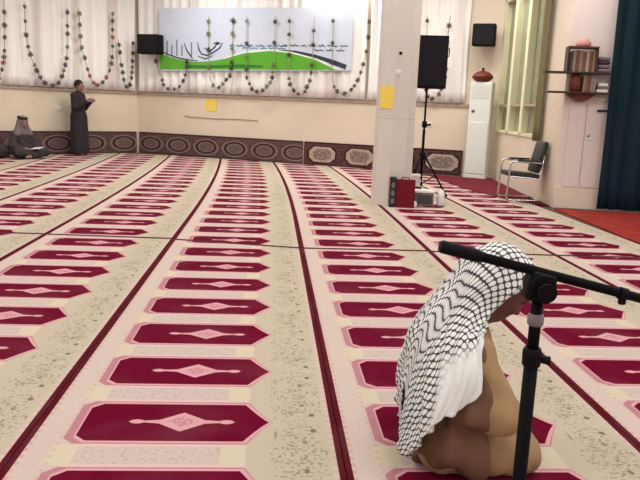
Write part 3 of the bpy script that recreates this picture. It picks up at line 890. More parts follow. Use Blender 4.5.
db = box_obj('storage_box', (2.10, 10.25, 0.115), (0.24, 0.22, 0.23), M['black_plastic'], None, 0.01)
props(db, 'low black box behind the grey box carrying a stack of books', 'box')
for i in range(5):
    dark = i % 2
    t = empty('book', (2.10 + 0.006 * (-1) ** i, 10.25, 0.232 + i * 0.036), ['white book at the bottom of the small stack by the pillar', 'dark book second from the bottom of the small stack by the pillar', 'white book in the middle of the small stack by the pillar', 'dark book second from the top of the small stack by the pillar', 'white book on top of the small stack by the pillar'][i], 'book', 'books stacked at the foot of the pillar', rz=0.08 * ((i * 3) % 4 - 1.5))
    box_obj('book_cover', (0, 0, 0.017), (0.20, 0.15, 0.034), M['white_cloth'] if not dark else M['grey_plastic'], t, 0.004)
    box_obj('page_block', (0.004, -0.0765, 0.017), (0.185, 0.003, 0.026), M['plaster'], t)
bm = bmesh.new()
add_lathe(bm, [(0.05, 0), (0.062, 0.03), (0.055, 0.12), (0.05, 0.18), (0.03, 0.225), (0.022, 0.235)], seg=18)
for v in bm.verts: v.co.x += 0.012 * math.sin(v.co.z * 40 + v.co.y * 30); v.co.y += 0.01 * math.sin(v.co.z * 30)
o = from_bm('plastic_bag', bm, M['white_cloth'], None, True); o.location = (2.44, 9.86, 0.0)
props(o, 'crumpled white bag standing right of the grey box', 'bag')
bm = bmesh.new(); add_lathe(bm, [(0.03, 0), (0.038, 0.02), (0.038, 0.06), (0.03, 0.075), (0.02, 0.08)], seg=16)
o = from_bm('paper_cup', bm, M['white_cloth'], None, True); o.location = (2.02, 9.66, 0.0)
props(o, 'small white cup on the carpet between the red case and the grey box', 'cup')

# ================================================================== ARMCHAIR
ch = empty('armchair', (3.935, 10.80, 0.012), 'black padded armchair with bent chrome frame beside the window wall', 'chair', rz=math.radians(176))
bm = bmesh.new(); add_box(bm, (0.02, 0, 0.405), (0.50, 0.46, 0.075), Matrix.Rotation(math.radians(-4), 3, 'Y'), 0.025); from_bm('seat', bm, M['seat_vinyl'], ch, True)
bm = bmesh.new(); add_box(bm, (-0.235, 0, 0.69), (0.075, 0.46, 0.50), Matrix.Rotation(math.radians(-13), 3, 'Y'), 0.028); from_bm('backrest', bm, M['seat_vinyl'], ch, True)
for s_ in (1, -1):
    y = 0.265 * s_
    bm = bmesh.new()
    add_tube(bm, catmull([(-0.245, y, 0.60), (-0.10, y, 0.61), (0.16, y, 0.62), (0.235, y, 0.60), (0.255, y, 0.53), (0.275, y, 0.12), (0.275, y, 0.05), (0.24, y, 0.027), (0.1, y, 0.026), (-0.24, y, 0.026)], 5), 0.0145, 10)
    from_bm('side_frame', bm, M['chrome'], ch)
    bm = bmesh.new(); add_box(bm, (-0.02, y, 0.638), (0.34, 0.045, 0.026), None, 0.01); from_bm('armrest_pad', bm, M['seat_vinyl'], ch)
    bm = bmesh.new(); add_tube(bm, [(0.255, y, 0.385), (-0.21, y * 0.92, 0.36), (-0.265, y * 0.9, 0.72)], 0.012, 8); from_bm('seat_rail', bm, M['chrome'], ch)
bm = bmesh.new(); add_tube(bm, [(-0.24, -0.265, 0.026), (-0.24, 0.265, 0.026)], 0.0145, 10); from_bm('floor_bar', bm, M['chrome'], ch)

# ================================================================== SHELF WITH BOOKS
RZA = W_A.rz()
sh = empty('bookshelf', (W_A.p(0.3, 1.68).x, W_A.p(0.3, 1.68).y, 1.68), 'two tier dark wooden shelf with books on the wall left of the dark curtain', 'shelf', rz=RZA)
box_obj('lower_board', (-0.165, -0.155, 0.0), (0.825, 0.22, 0.026), M['dark_wood'], sh, 0.004)
box_obj('upper_board', (-0.20, -0.155, 0.275), (0.895, 0.22, 0.026), M['dark_wood'], sh, 0.004)
box_obj('top_board', (-0.15, -0.14, 0.625), (0.42, 0.24, 0.024), M['red_wood'], sh, 0.004)
box_obj('side_panel', (-0.345, -0.14, 0.45), (0.022, 0.23, 0.33), M['dark_wood'], sh)
box_obj('side_panel', (0.045, -0.14, 0.45), (0.022, 0.23, 0.33), M['dark_wood'], sh)
bm = bmesh.new()
n = 12; poly = [(-0.30 + 0.40 * i / n, -0.03, -0.015 - 0.11 * math.sin(PI * i / n)) for i in range(n + 1)]
add_prism(bm, poly, (0, -0.12, 0)); from_bm('curved_bracket', bm, M['red_wood'], sh)
BOOKC = [(116, 82, 66), (146, 120, 100), (96, 70, 60), (170, 150, 132), (128, 96, 78), (84, 70, 66), (150, 134, 122)]
BM = [new_mat('book_cloth_%s' % w_, c, 0.7) for w_, c in zip(('umber', 'sand', 'cocoa', 'oat', 'tan', 'slate', 'stone'), BOOKC)]
BNAME = ['brown', 'sand coloured', 'dark cocoa', 'pale oat coloured', 'tan', 'slate coloured', 'stone grey']
PLN = ['first', 'second', 'third', 'fourth', 'fifth', 'sixth', 'seventh', 'eighth', 'ninth', 'tenth']
def shelf_book(x, z, th, h, ci, label, group):
    p = W_A.p(0.3 + x, 1.68 + z, 0.13)
    t = empty('book', p, label, 'book', group, rz=RZA)
    box_obj('book_cover', (0, 0, h / 2), (th, 0.16, h), BM[ci], t, 0.004)
    box_obj('page_block', (0, 0.002, h / 2), (th * 0.7, 0.158, h + 0.002), M['plaster'], t)
x = -0.318; rr = random.Random(5)
for i in range(8):
    th = rr.uniform(0.035, 0.045); ci = rr.randrange(7)
    shelf_book(x + th / 2, 0.289, th, rr.uniform(0.25, 0.305), ci, '%s book standing between the upper boards, %s from the left' % (BNAME[ci], PLN[i]), 'books between the upper shelf boards')
    x += th + 0.002
x = -0.10
for i in range(5):
    th = rr.uniform(0.03, 0.038); ci = rr.randrange(7)
    shelf_book(x + th / 2, 0.014, th, rr.uniform(0.18, 0.235), ci, '%s book standing on the lower shelf board, %s from the left' % (BNAME[ci], PLN[i]), 'books on the lower shelf board')
    x += th + 0.002
def shelf_spot(x, z): return W_A.p(0.3 + x, 1.68 + z, 0.14)
bm = bmesh.new(); add_lathe(bm, [(0.05, 0), (0.075, 0.02), (0.09, 0.10), (0.085, 0.18), (0.06, 0.235), (0.04, 0.245)], seg=20)
o = from_bm('round_pot', bm, M['red_wood'], None, True); o.location = shelf_spot(-0.20, 0.0135)
props(o, 'round red brown pot at the left of the lower shelf board', 'pot')
for i, (dz, wd) in enumerate(((0.289, 0.18), (0.345, 0.175), (0.40, 0.17), (0.45, 0.165))):
    bm = bmesh.new(); add_box(bm, (0, 0, 0.026), (wd, 0.18, 0.050), None, 0.018)
    o = from_bm('folded_cloth', bm, [M['grey_plastic'], M['far_scarf'], M['grey_brown_cloth'], M['far_scarf']][i], None, True); o.location = shelf_spot(0.15, dz); o.rotation_euler = (0, 0, RZA)
    props(o, ['grey folded cloth at the bottom of the pile on the upper shelf board', 'mottled pale folded cloth second in the pile on the upper shelf board', 'brown grey folded cloth third in the pile on the upper shelf board', 'mottled pale folded cloth on top of the pile on the upper shelf board'][i], 'cloth', 'folded cloths on the upper board')
for i, z in enumerate((0.0135, 0.057, 0.10)):
    bm = bmesh.new(); add_box(bm, (0, 0, 0.021), (0.145 - 0.01 * i, 0.18, 0.040), None, 0.003)
    o = from_bm('paper_stack', bm, [M['plaster'], M['far_scarf'], M['plaster']][i]); o.location = shelf_spot(0.165, z); o.rotation_euler = (0, 0, RZA + 0.05 * i)
    props(o, ['pale paper bundle at the bottom of the pile on the lower shelf board', 'greyish paper bundle in the middle of the pile on the lower shelf board', 'pale paper bundle on top of the pile on the lower shelf board'][i], 'papers', 'paper bundles on the lower shelf board')
bm = bmesh.new(); add_lathe(bm, [(0.09, 0), (0.105, 0.02), (0.10, 0.06), (0.06, 0.10), (0.02, 0.12)], seg=20)
o = from_bm('dome_cover', bm, new_mat('dusty_pink', (196, 150, 138), 0.7), None, True); o.location = shelf_spot(-0.14, 0.638)
props(o, 'dusty pink dome shaped cover on top of the book shelf', 'cover')
hk = empty('hook_rail', (0, 0, 0), 'short dark rail fixed to the wall under the book shelf', 'rail')
bm = bmesh.new(); slab(bm, W_A, 0.47, 0.645, 1.425, 1.455, 0.02, 0.045); from_bm('rail', bm, M['seat_vinyl'], hk)
for q in (0.50, 0.61):
    bm = bmesh.new(); add_tube(bm, [W_A.p(q, 1.44, 0.045), W_A.p(q, 1.42, 0.07), W_A.p(q, 1.435, 0.08)], 0.006, 6); from_bm('peg', bm, M['seat_vinyl'], hk)
tp = empty('water_tap', (0, 0, 0), 'small metal tap on the pale wall panel right of the armchair', 'tap')
bm = bmesh.new(); slab(bm, W_A, 0.35, 0.45, 1.02, 1.05, 0.02, 0.032); from_bm('mount', bm, M['chrome'], tp)
bm = bmesh.new(); add_tube(bm, [W_A.p(0.385, 1.05, 0.02), W_A.p(0.385, 1.085, 0.05), W_A.p(0.385, 1.075, 0.085)], 0.010, 8); from_bm('spout', bm, M['chrome'], tp)

# ================================================================== MICROPHONE STAND
MX, MY = 0.4485, 1.10
ms = empty('microphone_stand', (MX, MY, 0), 'black microphone boom stand in the foreground', 'microphone stand')
bm = bmesh.new(); add_lathe(bm, [(0.135, 0.0), (0.14, 0.006), (0.138, 0.018), (0.05, 0.028), (0.022, 0.05), (0.02, 0.07)], seg=40); from_bm('round_base', bm, M['black_metal'], ms)
bm = bmesh.new(); add_tube(bm, [(0, 0, 0.06), (0, 0, 0.925)], 0.0118, 20); from_bm('lower_pole', bm, M['black_metal'], ms)
bm = bmesh.new(); add_tube(bm, [(0, 0, 0.90), (0, 0, 1.05)], 0.0098, 20); from_bm('upper_pole', bm, M['black_metal'], ms)
bm = bmesh.new(); add_lathe(bm, [(0.0125, 0.912), (0.0155, 0.916), (0.016, 0.940), (0.0135, 0.946)], seg=20); cl = from_bm('height_clutch', bm, M['black_plastic'], ms)
bm = bmesh.new(); add_tube(bm, [(0.012, 0, 0.926), (0.030, -0.004, 0.924)], [0.006, 0.008], 12); from_bm('clutch_knob', bm, M['black_plastic'], cl)
bm = bmesh.new(); add_lathe(bm, [(0.0105, 0.985), (0.0135, 0.988), (0.0135, 1.002), (0.0105, 1.006)], seg=20); from_bm('collar', bm, M['grey_plastic'], ms)
bm = bmesh.new()
add_box(bm, (0.0, 0.0, 1.052), (0.046, 0.034, 0.050), Matrix.Rotation(math.radians(13), 3, 'Y'), 0.008)
add_tube(bm, [(0, -0.024, 1.056), (0, 0.024, 1.056)], 0.020, 20)
from_bm('boom_clutch', bm, M['black_plastic'], ms)
bm = bmesh.new(); add_tube(bm, [(0.0, -0.024, 1.052), (0.0, -0.040, 1.050)], [0.013, 0.016], 16)
from_bm('tightening_knob', bm, M['black_plastic'], ms)
B0 = Vector((0.277 - MX, 0, 1.116)); BD = (Vector((0.625 - MX, 0, 1.036)) - B0).normalized()
bm = bmesh.new(); add_tube(bm, [B0 + BD * 0.02, B0 + BD * 0.56], 0.0082, 16); from_bm('boom_arm', bm, M['black_metal'], ms)
bm = bmesh.new(); add_tube(bm, [B0, B0 + BD * 0.004, B0 + BD * 0.060, B0 + BD * 0.075], [0.009, 0.011, 0.011, 0.009], 16); from_bm('counterweight', bm, M['black_plastic'], ms)
cc = B0 + BD * 0.325
bm = bmesh.new(); add_tube(bm, [cc - BD * 0.007, cc + BD * 0.007], 0.0105, 14); add_box(bm, cc + Vector((0, 0, -0.012)), (0.012, 0.010, 0.014), None, 0.003); from_bm('cable_clip', bm, M['black_plastic'], ms)
mc = B0 + BD * 0.56
mic = empty('microphone', (MX + mc.x, MY, mc.z), 'black hand microphone at the far end of the boom arm', 'microphone')
bm = bmesh.new(); add_tube(bm, [Vector((0, 0, 0)), BD * 0.03, BD * 0.17], [0.011, 0.012, 0.017], 16); from_bm('microphone_body', bm, M['black_plastic'], mic)
bm = bmesh.new(); bmesh.ops.create_uvsphere(bm, u_segments=20, v_segments=14, radius=0.026, matrix=Matrix.Translation(BD * 0.19)); from_bm('wire_mesh_head', bm, M['ac_grille'], mic, True)

# ================================================================== PEOPLE
def field_obj(name, F, mat, parent):
    me = F.mesh(name)
    o = link_mesh(name, me, mat, parent)
    return o
def hand(F, wrist, d, side, palm_n, k=0.006, curl=0.5, s=1.0):
    """palm, four unequal bent fingers and a thumb; d = pointing direction, side = towards the thumb, palm_n = out of the palm"""
    w = np.array(wrist, float); d = np.array(d, float); d /= np.linalg.norm(d)
    sd = np.array(side, float); sd -= d * (sd @ d); sd /= np.linalg.norm(sd)
    n = np.array(palm_n, float); n -= d * (n @ d); n -= sd * (n @ sd); n /= np.linalg.norm(n)
    for o in (-0.028, -0.010, 0.010, 0.028):
        F.cone(w + sd * o * 0.6 * s, w + (d * 0.085 + sd * o) * s, 0.016 * s, 0.0125 * s, 0.012)
    for o, L in ((0.030, 0.072), (0.010, 0.080), (-0.010, 0.074), (-0.029, 0.058)):
        p = w + (d * 0.085 + sd * o) * s; a = 0.0
        for seg in (0.45, 0.31, 0.24):
            a += curl * 0.55
            q = p + (d * math.cos(a) + n * math.sin(a)) * L * seg * s
            F.cone(p, q, 0.0092 * s, 0.0082 * s, k * 0.5); p = q
    b = w + (d * 0.025 + sd * 0.030) * s
    m_ = b + (d * 0.030 + sd * 0.024 + n * 0.012) * s
    F.cone(w + d * 0.01 * s, b, 0.015 * s, 0.0125 * s, 0.010); F.cone(b, m_, 0.0125 * s, 0.0105 * s, k); F.cone(m_, m_ + (d * 0.030 + sd * 0.004 + n * 0.012) * s, 0.0105 * s, 0.009 * s, k * 0.5)

# ---- the man in the foreground, sitting on the carpet with bowed head (x = the way he faces)
HY = 2.52
man = empty('person', (0.0, HY, 0.0), 'person in checked headscarf and tan robe kneeling with bowed head in the foreground', 'person')
HC = np.array([0.892, 0.0, 0.694]); HP = math.radians(45)
hd = np.array([math.cos(HP), 0, -math.sin(HP)]); hu = np.array([math.sin(HP), 0, math.cos(HP)]); hs = np.array([0, 1.0, 0])
HM = np.array([hd, hs, hu])
F = Field((0.36, -0.50, -0.02), (1.24, 0.50, 0.90), 0.0065)
def H(f, s_, u): return HC + hd * f + hs * s_ + hu * u
F.ell(HC + hu * 0.02, (0.102, 0.078, 0.108), HM, 0.02)             # skull
F.ell(H(0.026, 0, -0.062), (0.074, 0.062, 0.076), HM, 0.03)          # face
F.ell(H(0.058, 0, -0.100), (0.026, 0.026, 0.022), HM, 0.025)       # chin
F.cone(H(0.085, 0, 0.012), H(0.112, 0, -0.032), 0.010, 0.0145, 0.012)  # nose
F.ell(H(0.104, 0.012, -0.036), (0.009, 0.009, 0.007), HM, 0.006); F.ell(H(0.104, -0.012, -0.036), (0.009, 0.009, 0.007), HM, 0.006)
F.cone(H(0.083, 0.040, 0.026), H(0.092, -0.040, 0.026), 0.011, 0.011, 0.015)   # brow
for sg in (1, -1):
    F.ell(H(0.088, 0.032 * sg, 0.006), (0.014, 0.019, 0.012), HM, 0.006, sub=True)
    F.ell(H(0.070, 0.040 * sg, -0.034), (0.025, 0.022, 0.024), HM, 0.02)
    F.ell(H(-0.008, 0.080 * sg, -0.012), (0.020, 0.008, 0.032), HM, 0.008)    # ear
F.ell(H(0.090, 0, -0.063), (0.011, 0.024, 0.0055), HM, 0.005); F.ell(H(0.088, 0, -0.075), (0.011, 0.021, 0.007), HM, 0.005)
F.chain([(0.73, 0, 0.52), (0.79, 0, 0.60), HC + hu * -0.06 + hd * -0.03], [0.066, 0.056, 0.056], 0.04)  # neck
F.ell((0.725, 0, 0.20), (0.125, 0.160, 0.13), k=0.05)
F.ell((0.715, 0, 0.34), (0.105, 0.145, 0.15), k=0.06)
F.ell((0.715, 0, 0.455), (0.100, 0.160, 0.105), k=0.06)
SHO = {1: (0.735, 0.175, 0.49), -1: (0.735, -0.175, 0.49)}
ELB = {1: (0.825, 0.235, 0.275), -1: (0.825, -0.235, 0.275)}
WRI = {1: (0.865, 0.120, 0.250), -1: (0.865, -0.120, 0.250)}
KNE = {1: (0.970, 0.120, 0.080), -1: (0.970, -0.120, 0.080)}
ANK = {1: (0.700, 0.095, 0.050), -1: (0.700, -0.095, 0.050)}
for sg in (1, -1):
    F.chain([SHO[sg], ELB[sg], WRI[sg]], [0.056, 0.040, 0.027], 0.03)
    F.chain([(0.73, 0.10 * sg, 0.19), KNE[sg], ANK[sg]], [0.090, 0.062, 0.040], 0.02)
    F.chain([ANK[sg], (ANK[sg][0] - 0.11, ANK[sg][1] - 0.02 * sg, 0.032)], [0.038, 0.026], 0.015)
hand(F, WRI[-1], (0.93, 0.03, -0.36), (0, 1, 0), (-0.3, 0, -0.9), curl=0.35)
hand(F, WRI[1], (0.93, -0.03, -0.36), (0, -1, 0), (-0.3, 0, -0.9), curl=0.35)
F.below(0.003)
F_BODY = F
field_obj('body', F, M['skin'], man)
for sg in (1, -1):
    bm = bmesh.new(); bmesh.ops.create_uvsphere(bm, u_segments=14, v_segments=10, radius=0.0115, matrix=Matrix.Translation(H(0.0815, 0.032 * sg, 0.006))); from_bm('eye', bm, M['eye'], man, True)
bm = bmesh.new()
for sg in (1, -1):
    add_tube(bm, [H(0.094, 0.014 * sg, 0.026), H(0.096, 0.032 * sg, 0.033), H(0.084, 0.052 * sg, 0.028)], [0.003, 0.0045, 0.003], 8)
from_bm('eyebrows', bm, M['hair'], man)
# tan robe
F = Field((0.36, -0.56, -0.02), (1.24, 0.56, 0.66), 0.0075)
F.ell((0.735, 0, 0.19), (0.155, 0.200, 0.165), k=0.06)
F.ell((0.730, 0, 0.34), (0.130, 0.180, 0.18), k=0.08)
F.ell((0.722, 0, 0.455), (0.122, 0.190, 0.120), k=0.06)
F.cone((0.74, 0, 0.52), (0.775, 0, 0.575), 0.085, 0.068, 0.04)
for sg in (1, -1):
    F.chain([(0.740, 0.180 * sg, 0.485), (0.828, 0.235 * sg, 0.285)], [0.075, 0.078], 0.05)
    F.chain([(0.828, 0.235 * sg, 0.285), (WRI[sg][0] - 0.012, WRI[sg][1] + 0.016 * sg, WRI[sg][2] + 0.003)], [0.074, 0.042], 0.04)
    F.chain([(0.73, 0.11 * sg, 0.15), (KNE[sg][0] - 0.01, KNE[sg][1], 0.085)], [0.100, 0.078], 0.035)
    F.chain([(KNE[sg][0] - 0.02, KNE[sg][1], 0.07), (0.66, 0.11 * sg, 0.06)], [0.075, 0.075], 0.05)
F.cone((0.785, 0, 0.44), (0.835, 0, 0.20), 0.070, 0.090, 0.07)
X, Y, Z = np.meshgrid(*F.ax, indexing='ij', sparse=True)
F.f = F.f + (0.006 * np.sin(34 * Y + 18 * Z + 9 * X) * np.sin(13 * X + 21 * Z) + 0.003 * np.sin(70 * X + 25 * Y - 30 * Z)).astype(np.float32)
F.cone((0.79, 0, 0.56), (0.86, 0, 0.68), 0.058, 0.066, 0.0, sub=True)
F.below(0.004)
F_ROBE = F
robe = field_obj('robe', F, M['tan_cloth'], man)
# brown cloak over back, hips and right side, open in front
F = Field((0.36, -0.56, -0.02), (1.1, 0.56, 0.62), 0.0085)
F.ell((0.725, 0, 0.18), (0.172, 0.225, 0.175), k=0.06)
F.ell((0.712, 0, 0.34), (0.146, 0.195, 0.19), k=0.08)
F.ell((0.705, 0, 0.455), (0.128, 0.195, 0.120), k=0.06)
for sg in (1, -1):
    F.chain([(0.715, 0.172 * sg, 0.480), (0.745, 0.225 * sg, 0.30)], [0.082, 0.088], 0.05)
    F.cone((0.70, 0.13 * sg, 0.14), (0.78, 0.16 * sg, 0.10), 0.120, 0.100, 0.05)
X, Y, Z = np.meshgrid(*F.ax, indexing='ij', sparse=True)
F.f = F.f + (0.009 * np.sin(46 * X + 30 * Y + 5 * Z) + 0.004 * np.sin(80 * Y - 20 * X)).astype(np.float32)
F.plane((1.0, 0, 0.10), 0.825)
F.below(0.004)
F_CLOAK = F
field_obj('cloak', F, M['brown_cloth'], man)

# checked headscarf: one draped sheet; rows run from the face edge back to the hem, columns from the right hem over the head to the left hem
ROWS = [
    [(1.005, 0, .752), (.988, -.065, .738), (.936, -.098, .722), (.862, -.106, .672), (.800, -.110, .618), (.772, -.150, .570), (.745, -.220, .532), (.740, -.285, .464), (.736, -.305, .392)],
    [(.972, 0, .812), (.950, -.072, .785), (.895, -.106, .708), (.825, -.113, .642), (.775, -.148, .592), (.735, -.215, .552), (.712, -.290, .490), (.700, -.320, .415), (.674, -.325, .341)],
    [(.920, 0, .845), (.895, -.072, .815), (.845, -.110, .725), (.785, -.120, .652), (.735, -.165, .594), (.695, -.235, .548), (.668, -.305, .465), (.645, -.330, .385), (.615, -.335, .313)],
    [(.842, 0, .857), (.822, -.072, .830), (.785, -.112, .745), (.735, -.128, .660), (.690, -.172, .590), (.652, -.235, .530), (.625, -.295, .440), (.600, -.322, .350), (.575, -.328, .278)],
    [(.768, 0, .822), (.755, -.066, .800), (.732, -.105, .735), (.690, -.130, .655), (.650, -.165, .580), (.612, -.220, .510), (.588, -.270, .410), (.568, -.295, .310), (.554, -.300, .222)],
    [(.728, 0, .755), (.720, -.058, .740), (.700, -.100, .690), (.660, -.130, .625), (.622, -.160, .555), (.588, -.195, .475), (.562, -.230, .370), (.545, -.250, .260), (.532, -.252, .150)],
    [(.675, 0, .665), (.668, -.055, .655), (.650, -.100, .620), (.618, -.130, .565), (.588, -.155, .500), (.562, -.180, .420), (.544, -.200, .310), (.532, -.205, .190), (.522, -.205, .100)],
    [(.605, 0, .565), (.600, -.052, .558), (.588, -.095, .535), (.570, -.122, .490), (.553, -.138, .430), (.540, -.150, .360), (.530, -.160, .265), (.522, -.160, .165), (.516, -.158, .090)],
    [(.556, 0, .450), (.554, -.048, .445), (.548, -.085, .425), (.540, -.106, .385), (.532, -.116, .335), (.525, -.122, .275), (.520, -.125, .205), (.515, -.123, .140), (.512, -.120, .085)],
    [(.530, 0, .300), (.529, -.042, .295), (.526, -.072, .275), (.523, -.088, .245), (.519, -.094, .210), (.516, -.096, .170), (.514, -.096, .135), (.511, -.094, .105), (.510, -.090, .080)],
]
R_ = np.array(ROWS, float)
def cat_axis(A, n):
    A = np.concatenate([2 * A[:1] - A[1:2], A, 2 * A[-1:] - A[-2:-1]])
    out = []
    for i in range(1, len(A) - 2):
        for k in range(n):
            t = k / n; a, b, c, d = A[i - 1], A[i], A[i + 1], A[i + 2]
            out.append(0.5 * (2 * b + (c - a) * t + (2 * a - 5 * b + 4 * c - d) * t * t + (3 * b - a - 3 * c + d) * t ** 3))
    out.append(A[-2]); return np.array(out)
half = cat_axis(R_, 9)                                # rows x 9 x 3
half = np.swapaxes(cat_axis(np.swapaxes(half, 0, 1), 8), 0, 1)
left = half[:, 1:].copy(); left[:, :, 1] *= -1
left[:, :, 0] += 0.055 * (np.linspace(0, 1, left.shape[1])[None, :] ** 0.8) * np.clip(np.linspace(-0.8, 1.6, left.shape[0]), 0, 1)[:, None]
left[:, :, 2] += 0.012 * np.sin(np.linspace(0, 5, left.shape[1]))[None, :]
sheet = np.concatenate([half[:, ::-1], left], axis=1)
nr, nc = sheet.shape[:2]
sv = np.linspace(0, 1, nr)[:, None]; tv = np.abs(np.linspace(-1, 1, nc))[None, :]
side_ = np.linspace(-1, 1, nc)[None, :]
dR = np.gradient(sheet, axis=0); dC = np.gradient(sheet, axis=1)
nrm = np.cross(dR, dC); nrm /= np.linalg.norm(nrm, axis=2, keepdims=True) + 1e-9
outward = sheet - np.array([0.70, 0, 0.42])
sgn = np.sign((nrm * outward).sum(2).mean()); nrm *= sgn
amp = 0.002 + 0.010 * np.clip((tv - 0.35) / 0.4, 0, 1) * np.clip(sv * 4 + 0.3, 0, 1)
wave = np.sin(sv * 46 + tv * 5 + 1.3 * np.sin(tv * 7)) + 0.5 * np.sin(sv * 83 - tv * 9 + 1.0)
edge = 0.012 * np.exp(-(sv / 0.03) ** 2)
sheet = sheet + nrm * (amp * wave + edge)[:, :, None]
# soft sag folds between head and back
sheet[:, :, 2] += 0.006 * np.sin(sv * 24 + 2.0) * np.clip(1 - tv * 1.6, 0, 1)
# keep the sheet outside the body, robe and cloak
def fsample(F, P):
    g = (P - F.lo) / F.h; n = np.array(F.n)
    ok = np.all((g >= 0) & (g < n - 1.001), axis=-1)
    g = np.clip(g, 0, n - 1.001); i = g.astype(int); t = g - i; out = 0
    for dx in (0, 1):
        for dy in (0, 1):
            for dz in (0, 1):
                w_ = (t[..., 0] if dx else 1 - t[..., 0]) * (t[..., 1] if dy else 1 - t[..., 1]) * (t[..., 2] if dz else 1 - t[..., 2])
                out = out + w_ * F.f[i[..., 0] + dx, i[..., 1] + dy, i[..., 2] + dz]
    return np.where(ok, out, 0.2)
for it in range(14):
    for F, gap in ((F_BODY, 0.010), (F_ROBE, 0.009), (F_CLOAK, 0.009)):
        d = fsample(F, sheet)
        gr = np.stack([fsample(F, sheet + e) - fsample(F, sheet - e) for e in np.eye(3) * 0.008], axis=-1)
        gr /= np.linalg.norm(gr, axis=-1, keepdims=True) + 1e-6
        sheet = sheet + gr * np.clip(gap - d, 0, 0.02)[..., None]
    if it < 11:                      # let the cloth even itself out
        sm = sheet.copy(); sm[1:-1, 1:-1] = (sheet[:-2, 1:-1] + sheet[2:, 1:-1] + sheet[1:-1, :-2] + sheet[1:-1, 2:]) / 4
        sheet = sheet * 0.75 + sm * 0.25
# small cloth coordinates in metres
lu = np.concatenate([np.zeros((nr, 1)), np.cumsum(np.linalg.norm(np.diff(sheet, axis=1), axis=2), axis=1)], axis=1); lu -= lu[:, nc // 2:nc // 2 + 1]
lv = np.concatenate([np.zeros((1, nc)), np.cumsum(np.linalg.norm(np.diff(sheet, axis=0), axis=2), axis=0)], axis=0)
for it in range(150): lv[:, 1:-1] = (lv[:, :-2] + lv[:, 1:-1] + lv[:, 2:]) / 3
UV = np.stack([lu, lv], axis=2)
me = grid_mesh('headscarf', sheet, UV)
at = me.attributes.new('plain', 'FLOAT', 'POINT')
plain = np.clip((tv - 0.64) * 14, 0, 1) * np.clip((0.46 - sv) * 9, 0, 1)
at.data.foreach_set('value', np.ascontiguousarray(plain.astype(np.float32).ravel()))
sc = link_mesh('headscarf', me, M['scarf'], man, True)
md = sc.modifiers.new('thickness', 'SOLIDIFY'); md.thickness = 0.005; md.offset = 0

# ---- the man standing by the left wall, in profile, hands raised in front of him
ps = empty('person', (-4.46, 16.76, 0.0), 'person in long charcoal robe standing by the left wall, hands raised in front', 'person', rz=math.radians(-12))
F = Field((-0.35, -0.40, -0.02), (0.55, 0.40, 1.75), 0.011)
F.ell((0.02, 0, 1.59), (0.098, 0.076, 0.115), k=0.02)
F.ell((0.045, 0, 1.525), (0.066, 0.058, 0.07), k=0.03)
F.cone((0.11, 0, 1.60), (0.135, 0, 1.562), 0.010, 0.014, 0.012)
F.ell((0.08, 0, 1.49), (0.03, 0.028, 0.024), k=0.025)
for sg in (1, -1): F.ell((0.01, 0.078 * sg, 1.57), (0.02, 0.009, 0.032), k=0.008)
F.chain([(-0.02, 0, 1.38), (0.0, 0, 1.50)], [0.066, 0.056], 0.04)
F.ell((-0.02, 0, 1.22), (0.10, 0.165, 0.19), k=0.05); F.ell((-0.01, 0, 0.95), (0.105, 0.15, 0.16), k=0.05)
for sg in (1, -1):
    el = (0.02, 0.215 * sg, 1.10); wr = (0.25, 0.095 * sg, 1.245)
    F.chain([(-0.02, 0.185 * sg, 1.36), el, wr], [0.055, 0.042, 0.028], 0.03)
    hand(F, wr, (0.9, -0.25 * sg, 0.25), (0, -0.3 * sg, 1), (0, -1.0 * sg, 0.1), curl=0.6)
    F.chain([(-0.01, 0.09 * sg, 0.90), (0.01, 0.095 * sg, 0.48), (-0.02, 0.095 * sg, 0.075)], [0.085, 0.055, 0.042], 0.02)
    F.chain([(-0.05, 0.095 * sg, 0.045), (0.12, 0.11 * sg, 0.035)], [0.042, 0.034], 0.02)
F.below(0.003)
field_obj('body', F, M['skin_far'], ps)
F = Field((-0.4, -0.45, -0.02), (0.5, 0.45, 1.55), 0.013)
F.ell((-0.025, 0, 1.22), (0.135, 0.205, 0.22), k=0.06); F.ell((-0.015, 0, 0.95), (0.15, 0.195, 0.22), k=0.08)
F.cone((-0.02, 0, 1.36), (0.0, 0, 1.455), 0.09, 0.067, 0.04)
F.chain([(-0.005, 0.05, 0.85), (0.0, 0.075, 0.10)], [0.165, 0.175], 0.06); F.chain([(-0.005, -0.05, 0.85), (0.0, -0.075, 0.10)], [0.165, 0.175], 0.06)
for sg in (1, -1):
    F.chain([(-0.02, 0.19 * sg, 1.355), (0.02, 0.225 * sg, 1.10), (0.215, 0.115 * sg, 1.225)], [0.078, 0.078, 0.058], 0.04)
X, Y, Z = np.meshgrid(*F.ax, indexing='ij', sparse=True)
F.f = F.f + (0.007 * np.sin(38 * Y + 26 * X + 3 * Z) * np.clip((1.1 - Z), 0, 1)).astype(np.float32)
F.cone((0.0, 0, 1.43), (0.0, 0, 1.6), 0.056, 0.06, 0.0, sub=True)
F.below(0.055)
field_obj('robe', F, M['charcoal_cloth'], ps)
F = Field((-0.2, -0.2, 1.4), (0.25, 0.2, 1.8), 0.009)
F.ell((0.004, 0, 1.612), (0.106, 0.087, 0.112), k=0.02)
F.plane((0.75, 0, -0.66), 0.75 * 0.072 - 0.66 * 1.62)
F.below(1.515)
field_obj('hair', F, M['hair'], ps)

